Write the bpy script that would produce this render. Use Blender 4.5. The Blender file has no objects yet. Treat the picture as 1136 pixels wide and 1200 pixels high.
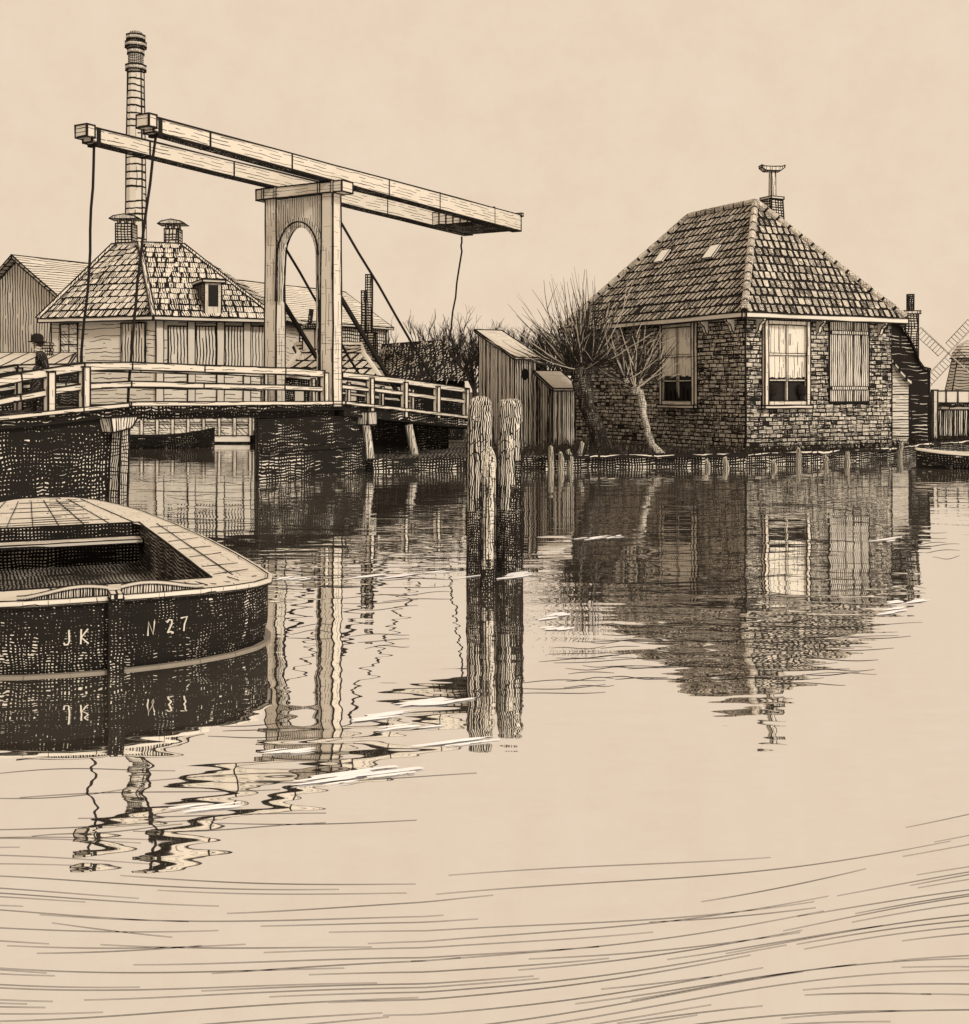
import bpy, bmesh, math, random
from mathutils import Vector, Matrix
random.seed(7)
R = math.radians
C = bpy.context.scene.collection
S = bpy.context.scene

# ------------------------------------------------------------------ camera, sky, sun, exposure
EYE, FOC, CX, HZ = 2.0, 1350.0, 568.0, 458.0          # eye height (m); focal length, centre column, horizon row of the 1136 x 1200 picture
cam_data = bpy.data.cameras.new("camera")
cam = bpy.data.objects.new("camera", cam_data); C.objects.link(cam)
cam.location = (0, 0, EYE); cam.rotation_euler = (R(90), 0, 0)
cam_data.sensor_fit = 'HORIZONTAL'; cam_data.sensor_width = 36.0
cam_data.lens = 36.0 * FOC / 1136.0
cam_data.shift_y = -(600.0 - HZ) / 1136.0
cam_data.clip_start = 0.1; cam_data.clip_end = 6000
S.camera = cam

SUN_AZ, SUN_EL = R(142), R(34)                           # from the right, a little behind the viewer's shoulder
world = bpy.data.worlds.new("World"); S.world = world; world.use_nodes = True
wt = world.node_tree; wt.nodes.clear()
wo = wt.nodes.new('ShaderNodeOutputWorld'); bg = wt.nodes.new('ShaderNodeBackground')
sky = wt.nodes.new('ShaderNodeTexSky'); sky.sky_type = 'NISHITA'; sky.sun_disc = False
sky.sun_elevation = SUN_EL; sky.sun_rotation = SUN_AZ
skb = wt.nodes.new('ShaderNodeVectorMath'); skb.operation = 'SCALE'; skb.inputs[3].default_value = 0.07
cloud = wt.nodes.new('ShaderNodeTexNoise'); cloud.inputs['Scale'].default_value = 22; cloud.inputs['Detail'].default_value = 9; cloud.inputs['Roughness'].default_value = 0.72
tc = wt.nodes.new('ShaderNodeTexCoord')
cr = wt.nodes.new('ShaderNodeValToRGB')
cr.color_ramp.elements[0].position = 0.3; cr.color_ramp.elements[0].color = (0.815, 0.643, 0.480, 1)
cr.color_ramp.elements[1].position = 0.7; cr.color_ramp.elements[1].color = (0.862, 0.697, 0.535, 1)
mx = wt.nodes.new('ShaderNodeMix'); mx.data_type = 'RGBA'; mx.inputs[0].default_value = 0.97   # a closed sheet of pale warm cloud
wt.links.new(tc.outputs['Generated'], cloud.inputs['Vector']); wt.links.new(cloud.outputs['Fac'], cr.inputs[0])
wt.links.new(sky.outputs[0], skb.inputs[0]); wt.links.new(skb.outputs[0], mx.inputs[6]); wt.links.new(cr.outputs[0], mx.inputs[7])
wt.links.new(mx.outputs[2], bg.inputs[0]); bg.inputs[1].default_value = 1.0
wt.links.new(bg.outputs[0], wo.inputs[0])

sun_data = bpy.data.lights.new("sun", 'SUN'); sun_data.energy = 2.0; sun_data.angle = R(8); sun_data.color = (1.0, 0.93, 0.82)
sun = bpy.data.objects.new("sun", sun_data); C.objects.link(sun)
sd = Vector((math.sin(SUN_AZ) * math.cos(SUN_EL), math.cos(SUN_AZ) * math.cos(SUN_EL), math.sin(SUN_EL)))
sun.rotation_euler = sd.to_track_quat('Z', 'Y').to_euler(); sun.location = sd * 80
S.view_settings.view_transform = 'Standard'; S.view_settings.look = 'None'
S.view_settings.exposure = 0; S.view_settings.gamma = 1
try: S.view_settings.use_curve_mapping = False
except Exception: pass
S.render.film_transparent = False

# ------------------------------------------------------------------ materials
INK = (0.017, 0.014, 0.012); PAPER = (0.72, 0.67, 0.59)
MATS = {}
def nodes_of(name):
    m = bpy.data.materials.new(name); m.use_nodes = True; MATS[name] = m
    nt = m.node_tree; nt.nodes.clear(); return m, nt
def mth(nt, op, a, b=None, c=None):
    n = nt.nodes.new('ShaderNodeMath'); n.operation = op
    for i, x in enumerate((a, b, c)):
        if x is None: continue
        if isinstance(x, (int, float)): n.inputs[i].default_value = x
        else: nt.links.new(x, n.inputs[i])
    return n.outputs[0]
def noise(nt, vec, scale=1.0, detail=2.0):
    n = nt.nodes.new('ShaderNodeTexNoise'); n.inputs['Scale'].default_value = scale; n.inputs['Detail'].default_value = detail
    nt.links.new(vec, n.inputs['Vector']); return n.outputs['Fac']
def comb(nt, a, b, c=0.0):
    n = nt.nodes.new('ShaderNodeCombineXYZ')
    for i, x in enumerate((a, b, c)):
        if isinstance(x, (int, float)): n.inputs[i].default_value = x
        else: nt.links.new(x, n.inputs[i])
    return n.outputs[0]
def strokes(nt, u, v, axis, period, duty, wob, brk, tone=None):
    """a family of drawn strokes: 'v' runs level, 'u' runs upright, 'd' and 'e' run aslant; returns a 0/1 mask"""
    if axis == 'v': s, l = v, u
    elif axis == 'u': s, l = u, v
    elif axis == 'd': s = mth(nt, 'MULTIPLY', mth(nt, 'ADD', u, v), 0.707); l = mth(nt, 'MULTIPLY', mth(nt, 'SUBTRACT', u, v), 0.707)
    else: s = mth(nt, 'MULTIPLY', mth(nt, 'SUBTRACT', u, v), 0.707); l = mth(nt, 'MULTIPLY', mth(nt, 'ADD', u, v), 0.707)
    w = noise(nt, comb(nt, mth(nt, 'MULTIPLY', u, 1 / (period * 7)), mth(nt, 'MULTIPLY', v, 1 / (period * 7)), 3.1), 1.0, 4)
    ph = mth(nt, 'MULTIPLY_ADD', s, 1 / period, mth(nt, 'MULTIPLY', w, wob * 4))
    fr = mth(nt, 'FRACT', ph); idx = mth(nt, 'FLOOR', ph)
    n2 = noise(nt, comb(nt, mth(nt, 'MULTIPLY', l, 1 / (period * 7)), mth(nt, 'MULTIPLY', idx, 3.7), 7.7), 1.0, 1)
    big = noise(nt, comb(nt, mth(nt, 'MULTIPLY', u, 1 / (period * 16)), mth(nt, 'MULTIPLY', v, 1 / (period * 16)), 11.3), 1.0, 3)
    d = mth(nt, 'MULTIPLY', mth(nt, 'MULTIPLY_ADD', n2, 1.3, 0.35), duty)
    d = mth(nt, 'MULTIPLY', d, mth(nt, 'MULTIPLY_ADD', big, 1.5, 0.25))
    if tone is not None: d = mth(nt, 'MULTIPLY', d, mth(nt, 'MULTIPLY_ADD', tone, 1.6, 0.3))
    mask = mth(nt, 'LESS_THAN', fr, d)
    if brk > 0:
        mask = mth(nt, 'MULTIPLY', mask, mth(nt, 'GREATER_THAN', n2, 0.28 + 0.42 * brk))
    return mask
def drawn(name, lines=(), paper=PAPER, ink=INK, rough=0.9, stain=0.12, stain_scale=1.5, tone=False):
    m, nt = nodes_of(name)
    out = nt.nodes.new('ShaderNodeOutputMaterial'); b = nt.nodes.new('ShaderNodeBsdfPrincipled')
    b.inputs['Roughness'].default_value = rough; b.inputs['Specular IOR Level'].default_value = 0.15
    uvn = nt.nodes.new('ShaderNodeUVMap'); uvn.uv_map = 'UVMap'
    sp = nt.nodes.new('ShaderNodeSeparateXYZ'); nt.links.new(uvn.outputs[0], sp.inputs[0]); u, v = sp.outputs[0], sp.outputs[1]
    tn = None
    if tone:
        a = nt.nodes.new('ShaderNodeAttribute'); a.attribute_name = 'tone'; tn = a.outputs['Fac']
    mask = None
    for (ax, per, duty, wob, brk) in lines:
        k = strokes(nt, u, v, ax, per, duty, wob, brk, tn)
        mask = k if mask is None else mth(nt, 'MAXIMUM', mask, k)
    st = noise(nt, uvn.outputs[0], stain_scale, 5)
    st = mth(nt, 'MULTIPLY', mth(nt, 'SUBTRACT', st, 0.42), stain * 4); st = mth(nt, 'MINIMUM', mth(nt, 'MAXIMUM', st, 0), 0.8)
    c1 = nt.nodes.new('ShaderNodeMix'); c1.data_type = 'RGBA'
    c1.inputs[6].default_value = (*paper, 1); c1.inputs[7].default_value = (paper[0] * .5, paper[1] * .46, paper[2] * .4, 1); nt.links.new(st, c1.inputs[0])
    col = c1.outputs[2]
    if mask is not None:
        c2 = nt.nodes.new('ShaderNodeMix'); c2.data_type = 'RGBA'; nt.links.new(mask, c2.inputs[0]); nt.links.new(col, c2.inputs[6]); c2.inputs[7].default_value = (*ink, 1)
        col = c2.outputs[2]
    nt.links.new(col, b.inputs['Base Color']); nt.links.new(b.outputs[0], out.inputs[0])
    return m
drawn('ink', stain=0, paper=INK)
drawn('pale')
drawn('white_paint', [('v', .075, .16, .3, .45)], paper=(.72, .66, .57), stain=.05)
drawn('white_post', [('u', .09, .13, .3, .6), ('v', .07, .10, .3, .8)], paper=(.72, .66, .57), stain=.06)
drawn('plank_level', [('v', .085, .2, .35, .35)], stain=.1)
drawn('plank_upright', [('u', .07, .24, .3, .2)], stain=.08)
drawn('plank_upright_dark', [('u', .085, .32, .35, .0)], paper=(.78, .73, .65), stain=.05)
drawn('shutter_boards', [('u', .075, .55, .25, .0)], stain=.1)
drawn('shutter_far', [('u', .13, .33, .3, .15)], stain=.06)
drawn('wall_far', [('v', .17, .15, .5, .45), ('u', .3, .07, .3, .9)], paper=(.76, .71, .62), stain=.06)
drawn('barn_boards', [('u', .20, .30, .4, .1)], stain=.08)
drawn('barn_roof', [('v', .25, .24, .6, .15)], stain=.08)
drawn('barn_wall_dark', [('u', .2, .45, .4, .0), ('v', .2, .4, .4, .0)], stain=.1)
drawn('chimney_courses', [('v', .36, .26, .5, .15), ('u', .34, .1, .3, .6)], stain=.12)
drawn('chimney_band', [('v', .085, .55, .4, .0), ('u', .10, .4, .4, .2)], stain=.12)
drawn('brick_small', [('v', .12, .42, .3, .1), ('u', .15, .35, .3, .2)], stain=.15)
drawn('brick', [('v', .042, .40, .6, .35), ('u', .045, .34, .6, .4)], paper=(.64, .59, .51), stain=.12, tone=True)
drawn('tile', [('u', .04, .40, .6, .25), ('v', .06, .2, .6, .5)], paper=(.70, .64, .55), stain=.07, tone=True)
drawn('tile_far', [('u', .09, .34, .6, .3)], paper=(.78, .72, .63), stain=.07, tone=True)
drawn('tar_cross', [('v', .065, .72, .7, .0), ('u', .075, .66, .7, .2)], stain=.1, ink=(.014, .012, .010))
drawn('tar_shade_deep', [('v', .07, .82, .8, .0), ('u', .075, .78, .8, .15), ('e', .09, .35, .8, .4)], stain=.1, ink=(.014, .012, .010))
drawn('tar_shade_level', [('v', .07, .86, .9, .0), ('u', .085, .55, .8, .35)], stain=.1, ink=(.014, .012, .010))
drawn('post_dark', [('u', .022, .78, .7, .0), ('v', .026, .62, .8, .2), ('d', .03, .35, .8, .4)], stain=.2, stain_scale=3)
drawn('hull', [('v', .022, .80, .7, .0), ('u', .026, .74, .7, .2), ('d', .03, .35, .8, .4)], stain=.1, ink=(.014, .012, .010))
drawn('hold', [('v', .036, .76, .5, .0), ('u', .038, .62, .5, .0)], stain=.15, ink=(.014, .012, .010))
drawn('deck', [('v', .05, .12, .5, .72), ('u', .05, .08, .5, .8)], stain=.10)
drawn('post_grain', [('u', .024, .56, .6, .05), ('d', .045, .16, .8, .75)], stain=.2, stain_scale=3)
drawn('post_grain_pale', [('v', .03, .2, .7, .6), ('u', .024, .34, .6, .3)], paper=(.66, .61, .53), stain=.06, stain_scale=3)
drawn('weathered', [('u', .06, .34, .5, .25)], stain=.15)
drawn('stake_wood', [('u', .04, .42, .6, .2)], paper=(.50, .46, .39), stain=.15)
drawn('post_pier', [('u', .05, .55, .6, .0), ('v', .07, .3, .7, .5)], stain=.2)
drawn('dull_wood', paper=(.27, .24, .20), stain=.2, stain_scale=6)
drawn('thatch', [('e', .10, .72, .6, .0), ('u', .13, .5, .6, .1)], stain=.1)
drawn('boards_dark', [('v', .12, .84, .6, .0), ('u', .3, .22, .5, .5)], stain=.1)
drawn('bark', [('u', .035, .85, .8, .0), ('v', .05, .5, .8, .2)], paper=(.42, .38, .32), stain=.2)
drawn('bark_pale', [('v', .05, .30, .8, .4), ('u', .04, .34, .6, .4)], paper=(.58, .54, .47), stain=.10)
drawn('twig', stain=0, paper=(.035, .029, .024))
drawn('twig_pale', stain=0, paper=(.48, .43, .36))
drawn('earth', [('v', .10, .75, .7, .0), ('u', .11, .55, .7, .1)], paper=(.55, .5, .43), stain=.2)
drawn('meadow', [('v', .5, .3, .6, .3)], paper=(.62, .57, .49), stain=.2, stain_scale=.3)
drawn('cloth', [('e', .03, .10, .5, .6)], ink=(.5, .46, .4), paper=(.022, .018, .016), stain=0)
drawn('skin', stain=.05, paper=(.66, .54, .44))
drawn('curtain', [('u', .09, .18, .3, .5)], paper=(.74, .69, .60), stain=.05)
drawn('glass_dark', stain=0, paper=(.02, .018, .016), rough=.25)
drawn('glass_far', [('v', .09, .25, .4, .4), ('d', .12, .15, .4, .5)], paper=(.74, .69, .61), stain=.1, rough=.3)
drawn('glow_tile', stain=.03, paper=(.9, .87, .8), rough=.2)
drawn('wash', [('u', .018, .55, .3, .0)])
drawn('ink_far', stain=0, paper=(.03, .025, .02))
drawn('glint', stain=.02, paper=(.93, .93, .95))
drawn('reed', stain=0, paper=(.05, .043, .034))

def water_material():
    m, nt = nodes_of('water')
    out = nt.nodes.new('ShaderNodeOutputMaterial')
    g = nt.nodes.new('ShaderNodeBsdfGlossy'); g.inputs['Color'].default_value = (.985, .985, .985, 1); g.inputs['Roughness'].default_value = 0.012
    d = nt.nodes.new('ShaderNodeBsdfDiffuse'); d.inputs['Color'].default_value = (.30, .26, .21, 1)
    mix = nt.nodes.new('ShaderNodeMixShader'); mix.inputs[0].default_value = 0.94
    t = nt.nodes.new('ShaderNodeTexCoord')
    def wave(sx, sy, sc, det):
        mp = nt.nodes.new('ShaderNodeMapping'); mp.inputs['Scale'].default_value = (sx, sy, 1); mp.inputs['Rotation'].default_value = (0, 0, R(8))
        nt.links.new(t.outputs['Object'], mp.inputs['Vector'])
        return noise(nt, mp.outputs[0], sc, det)
    a = wave(.55, 1.6, .9, 2); b2 = wave(1.2, 3.5, 1.3, 1)
    hgt = mth(nt, 'MULTIPLY_ADD', b2, .22, a)
    bp = nt.nodes.new('ShaderNodeBump'); bp.inputs['Strength'].default_value = 1.0; bp.inputs['Distance'].default_value = 0.010
    nt.links.new(hgt, bp.inputs['Height'])
    nt.links.new(bp.outputs[0], g.inputs['Normal'])
    nt.links.new(d.outputs[0], mix.inputs[1]); nt.links.new(g.outputs[0], mix.inputs[2]); nt.links.new(mix.outputs[0], out.inputs[0])
water_material()

# ------------------------------------------------------------------ helpers
Z = Vector((0, 0, 1))
def V(*a): return Vector(a)
def P(px, py, d):
    """point at distance d seen at picture position (px, py)"""
    return V((px - CX) / FOC * d, d, EYE + (HZ - py) / FOC * d)
def W(px, py, z=0.0):
    """point at height z (below the eye) seen at picture position"""
    d = (EYE - z) * FOC / (py - HZ); return V((px - CX) / FOC * d, d, z)
def rad(d, px=2.2): return px / 2 * d / FOC

class MB:
    def __init__(s): s.v, s.f, s.m, s.t, s.slots = [], [], [], [], []
    def slot(s, mat):
        if mat not in s.slots: s.slots.append(mat)
        return s.slots.index(mat)
    def add(s, verts, faces, mat, tone=0.5):
        k = len(s.v); s.v += [Vector(p) for p in verts]; i = s.slot(mat)
        for f in faces: s.f.append([k + a for a in f]); s.m.append(i); s.t.append(tone)
    def tube(s, pts, radii, mat, n=6, caps=True, tone=.5):
        pts = [Vector(p) for p in pts]; N = len(pts)
        if not hasattr(radii, '__len__'): radii = [radii] * N
        ref = None; vs = []
        for i, p in enumerate(pts):
            t = (pts[min(i + 1, N - 1)] - pts[max(i - 1, 0)]).normalized()
            if ref is None: ref = t.orthogonal().normalized()
            ref = (ref - t * ref.dot(t)).normalized(); b = t.cross(ref)
            for k in range(n):
                a = 2 * math.pi * k / n
                vs.append(p + (ref * math.cos(a) + b * math.sin(a)) * radii[i])
        fs = [[i * n + k, i * n + (k + 1) % n, (i + 1) * n + (k + 1) % n, (i + 1) * n + k] for i in range(N - 1) for k in range(n)]
        if caps: fs += [list(range(n))[::-1], [(N - 1) * n + k for k in range(n)]]
        s.add(vs, fs, mat, tone)
    def line(s, p, q, r, mat='ink', wob=.35):
        """a hand-ruled dark bead along an edge"""
        p, q = Vector(p), Vector(q); L = (q - p).length
        if L < 1e-5: return
        n = max(1, min(8, int(L / (r * 22)))); d = (q - p).normalized()
        pts = []
        for i in range(n + 1):
            x = p.lerp(q, i / n)
            if 0 < i < n: x += Vector([random.uniform(-1, 1) for _ in range(3)]) * r * wob
            pts.append(x)
        pts[0] -= d * r * .6; pts[-1] += d * r * .6
        s.tube(pts, [r * random.uniform(.75, 1.15) for _ in pts], mat, 4)
    def lines(s, pts, r, closed=False, mat='ink'):
        for a, b in zip(pts, pts[1:] + (pts[:1] if closed else [])): s.line(a, b, r, mat)
    def hexa(s, b, t, mat, ink=0, tone=.5):
        s.add(list(b) + list(t), [[3, 2, 1, 0], [4, 5, 6, 7]] + [[i, (i + 1) % 4, 4 + (i + 1) % 4, 4 + i] for i in range(4)], mat, tone)
        if ink:
            s.lines(list(b), ink, True); s.lines(list(t), ink, True)
            for i in range(4): s.line(b[i], t[i], ink)
    def box(s, x0, x1, y0, y1, z0, z1, mat, ink=0, tone=.5):
        q = [(x0, y0), (x1, y0), (x1, y1), (x0, y1)]
        s.hexa([V(x, y, z0) for x, y in q], [V(x, y, z1) for x, y in q], mat, ink, tone)
    def beam(s, p, q, w, h, mat, ink=0, w2=None, h2=None, up=Z):
        p, q = Vector(p), Vector(q); d = (q - p).normalized(); a = d.cross(up)
        if a.length < 1e-3: a = d.cross(V(0, 1, 0))
        a.normalize(); c = a.cross(d); w2 = w if w2 is None else w2; h2 = h if h2 is None else h2
        def ring(o, w, h): return [o - a * w / 2 - c * h / 2, o + a * w / 2 - c * h / 2, o + a * w / 2 + c * h / 2, o - a * w / 2 + c * h / 2]
        s.hexa(ring(p, w, h), ring(q, w2, h2), mat, ink)
    def prism(s, pts, ext, mat, ink=0, tone=.5, cap=None):
        pts = [Vector(p) for p in pts]; e = Vector(ext); n = len(pts)
        s.add(pts + [p + e for p in pts], [list(range(n))[::-1], list(range(n, 2 * n))] + [[i, (i + 1) % n, n + (i + 1) % n, n + i] for i in range(n)], mat, tone)
        if ink:
            s.lines(pts, ink, True); s.lines([p + e for p in pts], ink, True)
            for p in pts: s.line(p, p + e, ink)
    def lathe(s, cx, cy, prof, mat, n=12, tone=.5, squash=1.0, rot=0):
        vs = []; 
        for (r, z) in prof:
            for k in range(n):
                a = 2 * math.pi * k / n + rot; vs.append(V(cx + math.cos(a) * r, cy + math.sin(a) * r * squash, z))
        N = len(prof)
        fs = [[i * n + k, i * n + (k + 1) % n, (i + 1) * n + (k + 1) % n, (i + 1) * n + k] for i in range(N - 1) for k in range(n)]
        fs += [list(range(n))[::-1], [(N - 1) * n + k for k in range(n)]]
        s.add(vs, fs, mat, tone)
    def build(s, name, parent=None, smooth=False):
        me = bpy.data.meshes.new(name); me.from_pydata([tuple(p) for p in s.v], [], s.f)
        for m in s.slots: me.materials.append(MATS[m])
        me.polygons.foreach_set('material_index', s.m)
        at = me.attributes.new('tone', 'FLOAT', 'FACE'); at.data.foreach_set('value', s.t)
        bm = bmesh.new(); bm.from_mesh(me); bmesh.ops.recalc_face_normals(bm, faces=bm.faces); bm.to_mesh(me); bm.free()
        uv_map(me)
        if smooth: me.polygons.foreach_set('use_smooth', [True] * len(me.polygons))
        o = bpy.data.objects.new(name, me); C.objects.link(o)
        if parent is not None: o.parent = parent
        return o
def uv_map(me):
    uv = me.uv_layers.new(name='UVMap'); buf = [0.0] * (2 * len(me.loops))
    for p in me.polygons:
        n = p.normal
        if abs(n.z) > .985: u, v = V(1, 0, 0), V(0, 1, 0)
        else: u = Z.cross(n).normalized(); v = n.cross(u)
        k = (n.x * .37 + n.y * .71)
        for li in p.loop_indices:
            c = me.vertices[me.loops[li].vertex_index].co
            buf[2 * li] = c.dot(u) + k; buf[2 * li + 1] = c.dot(v)
    uv.data.foreach_set('uv', buf)
def weld(me):
    bm = bmesh.new(); bm.from_mesh(me); bmesh.ops.remove_doubles(bm, verts=bm.verts, dist=1e-5); bmesh.ops.recalc_face_normals(bm, faces=bm.faces)
    for f in bm.faces: f.smooth = True
    bm.to_mesh(me); bm.free()
def tag(o, label=None, cat=None, group=None, kind=None):
    if label: o['label'] = label
    if cat: o['category'] = cat
    if group: o['group'] = group
    if kind: o['kind'] = kind
    return o
def thing(name, label, cat, loc=(0, 0, 0), rz=0, group=None):
    o = bpy.data.objects.new(name, None); C.objects.link(o); o.empty_display_size = .3
    o.location = loc; o.rotation_euler = (0, 0, rz); return tag(o, label, cat, group)

def clip_poly(sub, clip):
    """clip polygon sub by the convex, counter-clockwise polygon clip (2-D)"""
    out = sub
    for i in range(len(clip)):
        a, b = clip[i], clip[(i + 1) % len(clip)]; inp, out = out, []
        if not inp: return []
        side = lambda p: (b[0] - a[0]) * (p[1] - a[1]) - (b[1] - a[1]) * (p[0] - a[0])
        for j in range(len(inp)):
            p, q = inp[j - 1], inp[j]; sp, sq = side(p), side(q)
            if (sp >= 0) != (sq >= 0):
                t = sp / (sp - sq); out.append((p[0] + (q[0] - p[0]) * t, p[1] + (q[1] - p[1]) * t))
            if sq >= 0: out.append(q)
    return out
def tiles(mb, poly, tw, th, mat, gap, thick=.05, skew=.22, tone=(.1, .9), bulge=.12, skip=.01, base='ink', keep=()):
    """a roof plane: a dark under-roof with every pantile a small raised slab of its own"""
    poly = [Vector(p) for p in poly]; n = (poly[1] - poly[0]).cross(poly[2] - poly[0]).normalized()
    if n.z < 0: n = -n
    u = Z.cross(n).normalized(); v = n.cross(u); o = poly[0]
    p2 = [((p - o).dot(u), (p - o).dot(v)) for p in poly]
    ar = sum(p2[i][0] * p2[(i + 1) % len(p2)][1] - p2[(i + 1) % len(p2)][0] * p2[i][1] for i in range(len(p2)))
    if ar < 0: p2 = p2[::-1]; poly = poly[::-1]
    mb.prism([p - n * .12 for p in poly], n * .12, base)
    to3 = lambda q, h: o + u * q[0] + v * q[1] + n * h
    v0, v1 = min(p[1] for p in p2), max(p[1] for p in p2); u0, u1 = min(p[0] for p in p2), max(p[0] for p in p2)
    ph = random.random() * tw
    for r in range(int((v1 - v0) / th) + 2):
        vy = v0 + r * th - .02 + random.uniform(-.05, .05) * th; x = u0 - tw - ph
        while x < u1 + tw:
            w = tw * random.uniform(.86, 1.14); g = gap * random.uniform(.6, 1.25); g2 = gap * random.uniform(.6, 1.3)
            j = lambda k: random.uniform(-1, 1) * k * tw
            sk = skew * th
            q = [(x + g / 2 + j(.04), vy + g2 + j(.05)), (x + w * .5, vy + g2 - bulge * th + j(.06)), (x + w - g / 2 + j(.04), vy + g2 + j(.06)), (x + w - g / 2 + sk + j(.04), vy + th), (x + g / 2 + sk + j(.04), vy + th)]
            x += w
            if random.random() < skip: continue
            q = clip_poly(q, p2)
            if len(q) < 3: continue
            a = abs(sum(q[i][0] * q[(i + 1) % len(q)][1] - q[(i + 1) % len(q)][0] * q[i][1] for i in range(len(q)))) / 2
            if a < tw * th * .12: continue
            h0 = thick * random.uniform(.7, 1.2)
            top = [to3(c, h0 * (1 - .5 * min(1, max(0, (c[1] - vy) / th)))) for c in q]; bot = [to3(c, -.01) for c in q]; k = len(q)
            mb.add(top, [list(range(k))], mat, random.uniform(*tone)); mb.add(top + bot, [[i, (i + 1) % k, k + (i + 1) % k, k + i] for i in range(k)], 'ink')
def ridge_caps(mb, p, q, r, step, mat, lift=.04):
    """half-round ridge tiles with dark joints between them"""
    p, q = Vector(p) + Z * lift, Vector(q) + Z * lift; L = (q - p).length; n = max(1, int(L / step)); d = (q - p).normalized()
    mb.tube([p, q], r * .86, 'ink', 7)
    for i in range(n):
        a = p + d * (L * i / n + step * .09); b = p + d * (L * (i + 1) / n - step * .09)
        mb.tube([a, b], [r * random.uniform(1.0, 1.12), r * random.uniform(.94, 1.02)], mat, 8, tone=random.uniform(.1, .6))
def bricks(mb, o, u, L, H, n, bl, bh, gap, mat, holes=(), thick=.018, tone=(.05, 1.0), topfn=None):
    """courses of separate bricks on a dark bed; holes are (u0,u1,z0,z1)"""
    o, u, n = Vector(o), Vector(u).normalized(), Vector(n).normalized()
    rows = int(H / bh)
    bh = H / rows
    for r in range(rows):
        z0, z1 = r * bh, (r + 1) * bh; zc = (z0 + z1) / 2
        spans = [(0, L)]
        for (a, b, c, d) in holes:
            if c - bh * .3 < zc < d + bh * .3:
                ns = []
                for s0, s1 in spans:
                    if b <= s0 or a >= s1: ns.append((s0, s1)); continue
                    if a > s0: ns.append((s0, a))
                    if b < s1: ns.append((b, s1))
                spans = ns
        for s0, s1 in spans:
            x = s0 - (bl * .5 if r % 2 else 0) - random.random() * bl * .2
            while x < s1:
                w = bl * random.uniform(.7, 1.25); a, b = max(x, s0) + gap / 2, min(x + w, s1) - gap / 2; x += w
                if b - a < bl * .12 or random.random() < .012: continue
                j = lambda: random.uniform(-1, 1) * gap * .35
                q = [(a + j(), z0 + gap / 2 + j()), (b + j(), z0 + gap / 2 + j()), (b + j(), z1 - gap / 2 + j()), (a + j(), z1 - gap / 2 + j())]
                t = thick * random.uniform(.6, 1.3)
                top = [o + u * x_ + Z * z_ + n * t for x_, z_ in q]; bot = [o + u * x_ + Z * z_ - n * .01 for x_, z_ in q]
                mb.add(top, [[0, 1, 2, 3]], mat, random.uniform(*tone)); mb.add(top + bot, [[i, (i + 1) % 4, 4 + (i + 1) % 4, 4 + i] for i in range(4)], 'ink')

# ------------------------------------------------------------------ the setting: water, land
BR_O = V(-3.662, 27.5, 0); BR_A = 1.04058; BW = 1.744            # drawbridge frame: origin at the near post, direction along the bridge, width
BU = V(math.cos(BR_A), math.sin(BR_A), 0); BV = V(-BU.y, BU.x, 0)
def b2w(t, y, z=0): return BR_O + BU * t + BV * y + Z * z
def pb(px, py, y=0.0):
    """local bridge point (t, y, z) in the upright plane y seen at picture position"""
    k = (px - CX) / FOC; o = BR_O + BV * y; t = (k * o.y - o.x) / (BU.x - k * BU.y)
    d = o.y + BU.y * t; return V(t, y, EYE + (HZ - py) / FOC * d)

mb = MB(); mb.add([V(-1500, -60, 0), V(1500, -60, 0), V(1500, 1500, 0), V(-1500, 1500, 0)], [[0, 1, 2, 3]], 'water')
tag(mb.build('water'), kind='structure')

def land(name, outline, z, mat):
    mb = MB(); n = len(outline); top = [V(x, y, z) for x, y in outline]; bot = [V(x, y, -1.2) for x, y in outline]
    mb.add(top, [list(range(n))], 'meadow' if mat == 'meadow' else mat)
    mb.add(top + bot, [[i, (i + 1) % n, n + (i + 1) % n, n + i] for i in range(n)], 'tar_cross')
    return tag(mb.build(name), kind='structure')
bank_px = [(437, 553), (545, 550), (640, 550), (690, 548), (790, 547), (875, 546), (950, 543), (1040, 538), (1090, 531), (1150, 527)]
bank = [W(x, y) for x, y in bank_px]
GZ = 0.32
TB2 = pb(299, 500, BW).x; lft = b2w(TB2 + .1, BW)
outline = [(-1400, 44), (-8.8, 44), (lft.x, lft.y)] + [(b2w(1.6, .3).x, b2w(1.6, .3).y)] + [(p.x, p.y) for p in bank] + [(300, 38), (1400, 60), (1400, 1400), (-1400, 1400)]
land('bank', outline, GZ, 'earth')
q0, q1 = b2w(-6.3, BW - .1), b2w(-12, .2); q2 = b2w(-12, 1.0)
land('left_bank', [(q0.x, q0.y), (-11.4, 37), (-90, 37), (-90, 5), (-14, 8), (q1.x, q1.y), (q2.x, q2.y)], 1.15, 'earth')

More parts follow.
